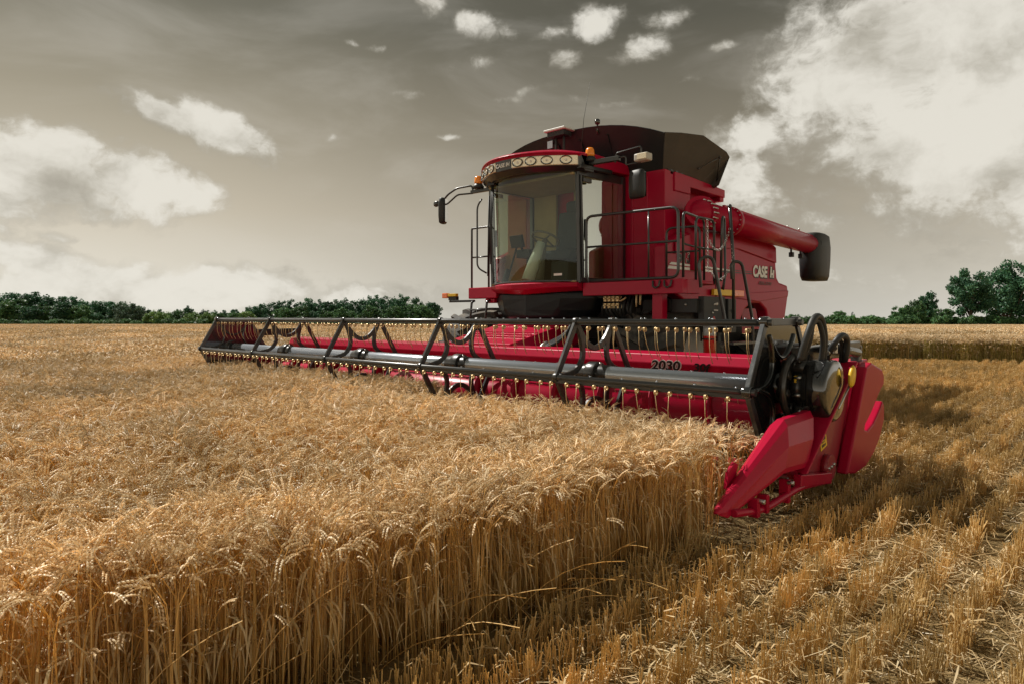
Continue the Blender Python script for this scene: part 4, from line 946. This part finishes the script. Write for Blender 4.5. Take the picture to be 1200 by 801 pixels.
for x in (-.82, -.66, -.48, -.30, .22, .40, .59, .79):
    c_ = Vector((x, yr(x) + .012, 3.298)); nx = Vector((.98 * x, -1, 0)).normalized() ; s1 = Vector((-nx.y, nx.x, 0))
    def rg(rx, rz, o_): return [c_ + nx * o_ + s1 * rx * math.cos(2 * math.pi * k / 18) + Vector((0, 0, rz * math.sin(2 * math.pi * k / 18))) for k in range(18)]
    m_ = MB(); m_.loft([rg(.075, .052, -.01), rg(.078, .054, .012), rg(.066, .044, .014), rg(.056, .036, -.02), rg(.02, .013, -.035)], True, True, True); w_ = m_.build('work_light', 'chrome', roof)
    m_ = MB(); m_.loft([rg(.080, .056, .005), rg(.082, .058, .016), rg(.070, .048, .018), rg(.068, .046, .010)], True, False, True); m_.build('bezel', 'black_plastic', w_)
    m_ = MB(); m_.ball(c_ + nx * -.005, .02, 8); m_.build('bulb', 'valve_white', w_)
text('CASE IH', .075, 'white_decal', roof, (-.185, yr(-.185) + .005, 3.275), (1, -.02, 0), (0, 0, 1), 'roof_lettering', .001, .1, .002, 1.0)
def beacon(x, y, z, base='black_plastic'):
    m_ = MB(); m_.lathe([(0, .085), (.035, .085), (.05, .07), (.07, .062)], (x, y, z), 'z', 20); m_.lathe([(.0, .001), (.001, .085)], (x, y, z), 'z', 20); b_ = m_.build('beacon', base, CH, (x, y, z))
    m_ = MB(); m_.lathe([(.07, .062), (.10, .063), (.16, .056), (.185, .04), (.19, .001)], (x, y, z), 'z', 20); m_.build('beacon_lens', 'amber', b_); return b_
beacon(.93, 2.40, 3.30); beacon(-1.04, 2.22, 3.18)
# left roof rail bracket with mirror and lamp
mr = MB(); mr.bar((.86, 2.40, 3.29), (1.36, 2.46, 3.29), .07, .06); mr.bar((.90, 2.2, 3.22), (.90, 2.9, 3.24), .07, .05)
mr.tube(arcpath([(1.30, 2.45, 3.24), (1.32, 2.45, 3.36), (1.66, 2.5, 3.40), (1.66, 2.5, 3.20), (1.45, 2.47, 3.19), (1.45, 2.47, 3.30), (1.30, 2.45, 3.30)], .03), .012, 8)
ma = mr.build('mirror_bracket', 'black_paint', CH, (1.3, 2.45, 3.29), .006)
def mirror(c, wx, h_, par, rotz):
    c = Vector(c); M_ = Matrix.Rotation(rotz, 3, 'Z'); secs = []
    for (z_, k, dp) in ((-.5, .78, .03), (-.46, .94, .05), (-.2, 1.0, .06), (.25, .97, .06), (.46, .88, .05), (.5, .74, .03)):
        q = []
        for j in range(16):
            a = 2 * math.pi * j / 16; ca, sa = math.cos(a), math.sin(a); q.append(c + M_ @ Vector((wx / 2 * k * math.copysign(abs(ca) ** .5, ca), dp * math.copysign(abs(sa) ** .7, sa), z_ * h_)))
        secs.append(q)
    m_ = MB(); m_.loft(secs, True, True, True); r_ = m_.build('mirror', 'black_plastic', par, tuple(c))
    m_ = MB(); vs = [c + M_ @ Vector((sx_ * wx * .42, .062, sz * h_ * .44)) for sx_, sz in ((-1, -1), (1, -1), (1, 1), (-1, 1))]; m_.add(vs, [(0, 1, 2, 3)]); m_.build('mirror_glass', 'chrome', r_); return r_
mirror((1.60, 2.5, 2.93), .235, .36, ma, R(-6))
m_ = MB(); m_.box((1.60, 2.42, 3.20), (1.80, 2.55, 3.30)); wl = m_.build('side_lamp', 'rim_paint', ma, None, .02); m_ = MB(); m_.box((1.66, 2.405, 3.215), (1.79, 2.42, 3.29)); m_.build('lamp_glass', 'lamp_bowl', wl, None, .004)
mr = MB(); mr.bar((-.84, 2.30, 3.16), (-1.18, 2.20, 3.14), .05, .05); mr.tube(arcpath([(-1.14, 2.2, 3.16), (-1.16, 2.2, 3.24), (-1.42, 2.12, 3.22), (-1.58, 2.08, 3.14), (-1.66, 2.06, 3.06)], .05), .016, 8); mr.tube(arcpath([(-1.14, 2.2, 3.12), (-1.40, 2.12, 3.12), (-1.60, 2.08, 2.99), (-1.84, 2.04, 2.99)], .05), .014, 8); mr.ball((-1.82, 2.05, 3.02), .055, 8, (1.2, .6, .9))
mb_ = mr.build('mirror_bracket', 'black_paint', CH, (-1.2, 2.2, 3.15), .006)
mirror((-1.70, 2.08, 2.90), .18, .40, mb_, R(-58))
gp = MB(); gp.box((-.18, 2.72, 3.955), (.22, 2.98, 3.99)); gp.box((-.12, 2.78, 3.99), (.18, 2.94, 4.01)); gps = gp.build('gps_receiver', 'gps_white', CH, (0, 2.85, 3.5), .015)
gp = MB(); gp.box((-.14, 2.76, 3.88), (.18, 2.94, 3.953)); gp.cyl((-.05, 2.86, 3.5), (-.05, 2.86, 3.9), .02, None, 8); gp.cyl((.10, 2.86, 3.5), (.10, 2.86, 3.9), .02, None, 8); gp.build('receiver_mount', 'black_plastic', gps, None, .006)
cm = MB(); cm.ball((.60, 3.0, 4.02), .045, 10); cm.cyl((.60, 3.0, 3.84), (.60, 3.0, 4.0), .012, None, 8); cm.build('antenna_ball', 'black_gloss', CH, (.62, 3.0, 3.95))
an = MB(); an.tube([(.66, 2.55, 3.5), (.70, 2.56, 3.95), (.78, 2.60, 4.45)], [.006, .003, .0015], 6); an.build('whip_antenna', 'black_plastic', CH, (.66, 2.55, 3.5))
# ---- service platform, rails, ladder
pf = MB(); pf.box((.84, 2.36, 1.53), (2.32, 2.48, 1.70)); pf.box((.84, 2.48, 1.66), (2.30, 3.22, 1.70)); pf.box((2.22, 2.48, 1.53), (2.32, 2.78, 1.70)); pf.box((1.86, 2.44, 1.18), (2.0, 2.56, 1.54)); pf.box((1.66, 3.24, 1.66), (2.20, 3.40, 1.70))
pf.cm = 1
for x in (1.98, 2.14): pf.tube([(x - .05, 2.345, 1.69), (x - .04, 2.33, 1.62), (x, 2.325, 1.60), (x + .04, 2.33, 1.62), (x + .05, 2.345, 1.69)], .014, 6)
plat = pf.build('service_platform', ['red_paint', 'black_paint'], CH, (1.5, 2.8, 1.6), .012)
pf = MB(); pf.box((-1.42, 2.36, 1.53), (-.80, 2.50, 1.70)); pf.box((-1.42, 2.5, 1.64), (-.84, 3.28, 1.70)); pf.box((-1.1, 2.42, 1.46), (-.9, 2.56, 1.53)); plr = pf.build('service_platform', 'red_paint', CH, (-1.1, 2.8, 1.6), .012)
hr = MB()
hr.tube(arcpath([(.95, 2.40, 1.60), (.92, 2.38, 1.72), (.90, 2.36, 1.80), (.90, 2.36, 2.575), (2.27, 2.36, 2.555), (2.27, 2.36, 1.72), (.95, 2.36, 1.72)], .10), .018, 10)
hr.tube([(.90, 2.36, 2.17), (2.27, 2.36, 2.15)], .014, 8); hr.tube([(1.86, 2.36, 2.55), (1.86, 2.36, 1.72)], .012, 8)
hr.build('handrail', 'rail_metal', CH, (1.6, 2.36, 1.7))
def loop(p0, p1, zt, zb, r_=.016, mid=None, rad=.09):
    m_ = MB(); a, b_ = Vector((*p0, zb)), Vector((*p1, zb)); a2, b2 = Vector((p0[0], p0[1], zt)), Vector((p1[0], p1[1], zt))
    m_.tube(arcpath([a, a2, b2, b_], rad), r_, 10)
    if mid: m_.tube([(p0[0], p0[1], mid), (p1[0], p1[1], mid)], r_ * .8, 8)
    return m_
loop((1.66, 3.10), (2.10, 3.18), 2.42, 1.70, mid=2.1).build('handrail', 'rail_metal', CH, (1.9, 3.1, 1.7))
loop((2.30, 2.72), (2.30, 3.18), 2.47, 1.66, mid=2.1).build('handrail', 'rail_metal', CH, (2.3, 2.9, 1.7))
loop((2.30, 2.42), (2.14, 3.22), 2.50, 1.72, mid=2.12).build('handrail', 'rail_metal', CH, (2.2, 2.9, 1.7))
loop((-1.36, 2.38), (-.98, 2.38), 2.62, 1.70, mid=2.17, rad=.03).build('handrail', 'rail_metal', CH, (-1.2, 2.38, 1.7))
m_ = MB(); m_.tube(arcpath([(-.90, 2.16, 3.0), (-.98, 2.14, 2.9), (-.98, 2.14, 1.98), (-.86, 2.22, 1.90)], .08), .013, 8); m_.build('handrail', 'rail_metal', CH, (-.95, 2.2, 2))
m_ = MB(); m_.tube(arcpath([(2.34, 3.34, 1.60), (2.34, 3.40, 1.80), (2.34, 3.38, 2.52), (2.38, 3.24, 2.52), (2.38, 3.20, 1.70)], .08), .017, 8); m_.build('handrail', 'rail_metal', CH, (2.34, 3.3, 1.7))
m_ = MB(); m_.tube([(2.50, 3.30, 1.20), (2.50, 3.30, 1.95), (2.50, 3.20, 2.62)], [.018, .020, .022], 10); m_.ball((2.50, 3.20, 2.63), .028); post = m_.build('handrail', 'rail_metal', CH, (2.50, 3.3, 1.3))
cn = MB(); P0c, P1c = Vector((2.36, 3.36, 2.40)), Vector((2.50, 3.22, 2.42))
def chain(mb, a, b_, sag, n):
    for i in range(n):
        t_ = (i + .5) / n; p = a * (1 - t_) + b_ * t_ - Vector((0, 0, sag * 4 * t_ * (1 - t_))); mb.torus(p, .013, .004, 'x' if i % 2 else 'y', 8, 4)
for (ca, cb2, cs, n_) in (((2.345, 2.92, 2.45), (2.345, 2.94, 1.8), 0, 26), ((2.36, 2.94, 2.20), (2.50, 3.24, 2.42), .22, 22), ((2.36, 2.94, 1.86), (2.50, 3.28, 1.98), .20, 18), ((2.50, 3.23, 2.42), (2.50, 3.28, 1.98), -.02, 18)):
    cn = MB(); chain(cn, Vector(ca), Vector(cb2), cs, n_); cn.build('safety_chain', 'bare_steel', post)
ld = MB()
ld.tube(arcpath([(2.42, 2.62, 1.60), (2.40, 2.60, 1.95), (2.52, 2.72, 1.98), (2.62, 2.84, 1.20), (2.62, 2.86, .62)], .10), .020, 10)
ld.tube(arcpath([(2.52, 3.22, 1.72), (2.52, 3.20, 1.94), (2.60, 3.32, 1.94), (2.66, 3.50, 1.20), (2.66, 3.50, .62)], .08), .020, 10)
for z_ in (.66, .92, 1.18): ld.box((2.54, 2.86, z_), (2.72, 3.50, z_ + .03))
ladder = ld.build('access_ladder', 'rail_metal', CH, (2.6, 3.2, .9), .004)
tb = MB(); tb.box((2.02, 2.62, 1.30), (2.36, 2.72, 1.47)); tb.box((2.34, 2.7, 1.14), (2.42, 3.25, 1.50)); tb.box((2.30, 3.28, 1.05), (2.44, 3.50, 1.48)); tb.cm = 1
for p in ((2.22, 2.615, 1.40), (2.425, 2.9, 1.30), (2.425, 3.0, 1.40), (2.445, 3.38, 1.33), (2.445, 3.36, 1.12)): tb.ball(p, .016, 6)
toolbox = tb.build('ladder_bracket', ['black_plastic', 'bare_steel'], CH, (2.2, 2.8, 1.4), .006)
tb = MB(); tb.box((1.62, 2.60, 1.32), (2.02, 2.70, 1.47)); tb.build('battery_box', 'dark_gap', toolbox, None, .01)
rl_ = MB(); rl_.tube(arcpath([(-1.34, 2.42, 1.50), (-1.34, 2.36, 1.48), (-1.38, 2.30, .7)], .04), .018, 8); rl_.tube(arcpath([(-1.0, 2.42, 1.50), (-1.0, 2.36, 1.48), (-1.04, 2.30, .7)], .04), .018, 8)
for z_ in (1.36, 1.08, .8): rl_.tube([(-1.36, 2.34, z_), (-1.02, 2.34, z_)], .013, 8)
rl_.build('access_ladder', 'rail_metal', CH, (-1.2, 2.3, 1.0))
# far side marker lamp on its arm
ml = MB(); ml.bar((-1.40, 2.45, 1.50), (-1.96, 2.45, 1.50), .04, .035); ml.box((-1.99, 2.44, 1.52), (-1.80, 2.50, 1.58)); arm = ml.build('marker_bracket', 'black_plastic', CH, (-1.5, 2.45, 1.5), .004)
ml = MB(); ml.box((-2.0, 2.43, 1.58), (-1.80, 2.49, 1.625)); ml.build('marker_reflector', 'yellow_decal', arm, None, .004)
ml = MB(); ml.box((-2.13, 2.42, 1.555), (-2.005, 2.49, 1.635)); ml.build('marker_lamp', 'orange_reflector', arm, None, .01)
print('tines', ntine)
# ---- fire extinguisher beside the ladder
fe = empty('fire_extinguisher', (2.36, 2.95, .78))
m_ = MB(); m_.lathe([(0, .001), (0, .07), (.02, .078), (.42, .078), (.48, .06), (.52, .03), (.55, .028), (.55, .001)], (2.36, 2.95, .78), 'z', 24); m_.build('cylinder_body', 'extinguisher_red', fe)
m_ = MB(); m_.lathe([(.24, .0795), (.38, .0795)], (2.36, 2.95, .78), 'z', 24); m_.build('instruction_label', 'label_paper', fe)
m_ = MB(); m_.cyl((2.36, 2.95, 1.32), (2.36, 2.95, 1.38), .022, None, 12); m_.bar((2.30, 2.93, 1.37), (2.46, 2.97, 1.415), .025, .02); m_.bar((2.32, 2.93, 1.345), (2.46, 2.97, 1.33), .025, .015); m_.ball((2.34, 2.93, 1.42), .022, 8); m_.build('trigger_valve', 'valve_white', fe)
m_ = MB(); m_.tube(arcpath([(2.33, 2.93, 1.33), (2.28, 2.89, 1.28), (2.275, 2.90, .95)], .04), .012, 8); m_.build('discharge_hose', 'black_plastic', fe)
m_ = MB(); m_.torus((2.36, 2.95, .98), .083, .008, 'z', 24, 6); m_.box((2.40, 2.98, .95), (2.46, 3.04, 1.01)); m_.build('bracket_strap', 'black_plastic', fe)
tag(fe, 'small red fire extinguisher with white label beside the harvester ladder', 'fire extinguisher')
# ------------------------------------------------------------------ trees and hedge
def crown_mesh(name, mat, seed, rx, rz, z0, nclump, nleaf, leaf, shape='round', gap=.0):
    """leaf clumps spread through an uneven crown volume; returns mesh and clump centres"""
    g = random.Random(seed); v = []; f = []; cents = []
    lob = [(g.uniform(0, 6.283), g.uniform(-.6, .9), g.uniform(.75, 1.15)) for _ in range(7)]
    tries = 0
    while len(cents) < nclump and tries < 9000:
        tries += 1
        a = g.uniform(0, 6.283); c = g.uniform(-1, 1); rr = g.random() ** .38
        s_ = math.sqrt(1 - c * c); k = 1.0
        for (la, lc, lr) in lob:
            dd_ = math.cos(a - la) * s_ * math.sqrt(max(0, 1 - lc * lc)) + c * lc
            if dd_ > .75: k = max(k * .9, lr)
        x = rx * rr * s_ * math.cos(a) * k; y = rx * rr * s_ * math.sin(a) * k; z = z0 + rz * rr * c * k
        if shape == 'dome' and c < -.35: continue
        if shape == 'column': x *= .8; y *= .8
        cents.append((x, y, z))
    for (x, y, z) in cents:
        cr = g.uniform(.55, 1.15) * rx * .26
        for _ in range(nleaf):
            d = Vector((g.gauss(0, 1), g.gauss(0, 1), g.gauss(0, .8))).normalized() * cr * g.random() ** .45
            p = Vector((x, y, z)) + d
            if p.z < .15: continue
            n_ = (d.normalized() * .5 + Vector((g.gauss(0, 1), g.gauss(0, 1), g.gauss(.5, 1))).normalized()).normalized()
            a_ = n_.cross(Vector((g.gauss(0, 1), g.gauss(0, 1), g.gauss(0, 1)))).normalized(); b_ = n_.cross(a_); l_ = leaf * g.uniform(.6, 1.4)
            k0 = len(v); v += [tuple(p + a_ * l_), tuple(p + b_ * l_ * .55), tuple(p - a_ * l_), tuple(p - b_ * l_ * .55)]; f.append((k0, k0 + 1, k0 + 2, k0 + 3))
    me = bpy.data.meshes.new(name); me.from_pydata(v, [], f); me.materials.append(MATS[mat]); me.update(); return me, cents
def trunk_mesh(name, h, r, cents, seed, nl=9):
    g = random.Random(seed); m_ = MB(); top = h * .72
    tp = [(g.gauss(0, .06) * i, g.gauss(0, .06) * i, top * i / 5 - .3) for i in range(6)]; m_.tube(tp, [r * (1.25 - .18 * i) for i in range(6)], 8)
    for c in g.sample(cents, min(nl, len(cents))):
        i = g.choice((1, 2, 3, 4)); p0 = Vector(tp[i]); p2 = Vector(c); p1 = (p0 + p2) / 2 + Vector((0, 0, -.08 * (p2 - p0).length)); m_.tube(bez(p0, p1, p2, 5), [r * (.5 - .08 * k) for k in range(6)], 6)
    me = bpy.data.meshes.new(name); me.from_pydata(m_.v, [], m_.f); me.materials.append(MATS['bark']); me.polygons.foreach_set('use_smooth', [True] * len(m_.f)); me.update(); return me
KIND = {}
def kind(key, mat, seed, rx, rz, z0, nclump, nleaf, leaf, trunk_r, shape='round'):
    cm_, ce = crown_mesh('crown', mat, seed, rx, rz, z0, nclump, nleaf, leaf, shape)
    KIND[key] = (cm_, trunk_mesh('trunk', z0, trunk_r, ce, seed + 1), z0 + rz * 1.05)
def plant(key, px, top, Zd, name, label, cat, group=None, wide=1.0, back=0):
    """stand a tree at distance Zd along the sight line px, grown to the height the photograph shows"""
    l = (px - 600) / 800 * Zd; x = CAM.x + FW.x * Zd + RT.x * l; y = CAM.y + FW.y * Zd + RT.y * l; z = gz(x, y)
    ht = CAM.z + (371.5 - top) / 800 * Zd - z
    cm_, tm_, h0 = KIND[key]; s_ = ht / h0
    r_ = empty(name, (x, y, z)); r_.scale = (s_ * wide, s_ * wide, s_); r_.rotation_euler.z = rnd.uniform(0, 6.283)
    for nm, me in (('crown', cm_), ('trunk', tm_)):
        o = bpy.data.objects.new(nm, me); COL.objects.link(o); o.parent = r_; ORG[o.name] = ORG[r_.name]
    return tag(r_, label, cat, group)
# kinds of tree, built once each
for i in range(4): kind('dark%d' % i, 'leaf_dark', 500 + 10 * i, 4.2, 4.9, 5.6, 105, 60, .32, .24)
for i in range(3): kind('mid%d' % i, 'leaf_mid', 560 + 10 * i, 4.0, 4.3, 4.8, 90, 58, .30, .20)
for i in range(2): kind('light%d' % i, 'leaf_light', 600 + 10 * i, 3.4, 2.8, 3.0, 46, 55, .28, .12, 'dome')
kind('grey0', 'leaf_grey', 630, 4.6, 4.0, 4.8, 80, 70, .30, .24)
for i in range(2): kind('loose%d' % i, 'leaf_dark', 650 + 10 * i, 3.8, 4.8, 6.0, 44, 60, .30, .22)
for i in range(3): kind('bush%d' % i, 'leaf_mid', 680 + 10 * i, 3.0, 1.9, 1.7, 46, 55, .26, .10, 'dome')
kind('big0', 'leaf_dark', 720, 5.2, 5.4, 7.6, 92, 120, .27, .42)
kind('big1', 'leaf_dark', 730, 5.6, 6.2, 7.4, 120, 120, .27, .46)
g = random.Random(21)
WOOD = [(0, 344), (30, 343), (62, 346), (100, 350), (135, 354), (168, 362), (176, 367), (205, 368), (222, 362), (240, 368), (262, 367), (290, 361), (312, 354), (345, 349), (385, 351), (430, 348), (470, 345), (498, 349), (514, 362), (526, 372)]
def wood_top(px):
    for (a, ta), (b_, tb_) in zip(WOOD, WOOD[1:]):
        if a <= px <= b_: return ta + (tb_ - ta) * (px - a) / (b_ - a)
    return WOOD[0][1] if px < 0 else WOOD[-1][1]
px = -110.0
while px < 172:      # dense old wood: two ranks
    plant('dark%d' % g.randrange(4), px, wood_top(px) + g.uniform(-2, 3), 222 + g.uniform(-4, 6), 'broadleaf_tree', 'dark green broadleaf tree in the back rank of the dense wood', 'tree', 'back rank trees of the dense wood', 1.3); px += g.uniform(15, 21)
px = -100.0
while px < 128:
    plant(g.choice(('dark0', 'dark1', 'dark2', 'mid0', 'mid1')), px, wood_top(px) + g.uniform(6, 14), 204 + g.uniform(-4, 4), 'broadleaf_tree', 'dark green broadleaf tree along the front edge of the dense wood', 'tree', 'front rank trees of the dense wood', 1.25); px += g.uniform(15, 23)
plant('grey0', 152, 355, 198, 'broadleaf_tree', 'rounded grey green tree standing forward at the end of the dense wood', 'tree', None, 1.15)
plant('dark3', 170, 361, 208, 'broadleaf_tree', 'small dark tree between the rounded grey green tree and low bushes', 'tree')
for (p_, t_) in ((183, 364), (196, 366), (211, 363), (226, 366), (241, 366), (256, 366), (272, 366), (287, 365)):
    plant('light%d' % g.randrange(2) if g.random() < .6 else 'mid%d' % g.randrange(3), p_, t_, 196 + g.uniform(-4, 4), 'young_tree', 'light green young tree in the low gap between the two woods', 'tree', 'young trees in the gap between the woods', 1.25)
for (p_, t_) in ((222, 359), (206, 363), (240, 362), (262, 363), (292, 358), (250, 364), (188, 362), (276, 362)):
    plant('dark%d' % g.randrange(4), p_, t_, 215 + g.uniform(-4, 4), 'broadleaf_tree', 'dark slender tree behind the young trees between the woods', 'tree', 'dark trees behind the low gap', .8)
px = 306.0
while px < 508:
    plant('loose%d' % g.randrange(2) if g.random() < .45 else 'dark%d' % g.randrange(4), px, wood_top(px) + g.uniform(-2, 2), 210 + g.uniform(-4, 6), 'broadleaf_tree', 'tall dark tree with a loose crown in the wood behind the reel', 'tree', 'trees of the wood behind the reel', 1.0); px += g.uniform(10, 15)
px = 312.0
while px < 505:
    plant(g.choice(('mid0', 'mid1', 'mid2', 'dark1')), px, wood_top(px) + g.uniform(8, 15), 200 + g.uniform(-3, 3), 'broadleaf_tree', 'mid green bushy tree along the front of the wood behind the reel', 'tree', 'front trees of the wood behind the reel', 1.2); px += g.uniform(13, 20)
px = -60.0
while px < 545:
    plant('bush%d' % g.randrange(3), px, 376 + g.uniform(-2.5, 1), 190 + g.uniform(-3, 3), 'shrub', 'low green shrub along the wood edge where the wheat ends', 'shrub', 'shrubs along the edge of the wood', 1.2); px += g.uniform(8, 14)
# hedge and trees beyond the stubble
px = 880.0
while px < 1290:
    plant('bush%d' % g.randrange(3), px, 371.5 + g.uniform(-2.0, 2.0), 150 + g.uniform(-3, 3), 'shrub', 'green shrub in the low hedge beyond the stubble field', 'shrub', 'shrubs of the hedge beyond the stubble', 1.25); px += g.uniform(9, 14)
plant('mid0', 983, 364, 155, 'hedge_tree', 'small round tree rising from the low thin stretch of the hedge', 'tree', None, 1.1)
plant('loose0', 1000, 365.5, 156, 'hedge_tree', 'thin sapling beside the small round tree in the hedge', 'tree', None, .45)
plant('mid1', 1054, 359, 153, 'hedge_tree', 'squat green tree in front of the tall hedge tree', 'tree', None, 1.0)
plant('dark2', 1088, 341, 156, 'hedge_tree', 'pointed dark tree standing alone before the giant trees', 'tree', None, .62)
plant('mid2', 1072, 351, 152, 'hedge_tree', 'mid green tree leaning on the pointed dark tree', 'tree', None, .8)
plant('mid0', 1107, 361, 150, 'hedge_tree', 'broad bush-like tree under the open crown of the giant tree', 'tree', None, 1.2)
plant('big0', 1138, 313, 152, 'oak_tree', 'giant dark tree with an open crown and gaps of sky', 'tree', None, .92)
plant('big1', 1184, 309, 156, 'oak_tree', 'giant dark tree with a dense crown beside the open one', 'tree', None, .95)
plant('big1', 1232, 312, 158, 'oak_tree', 'giant dark tree past the dense one, cut off by the picture edge', 'tree', None, .95)
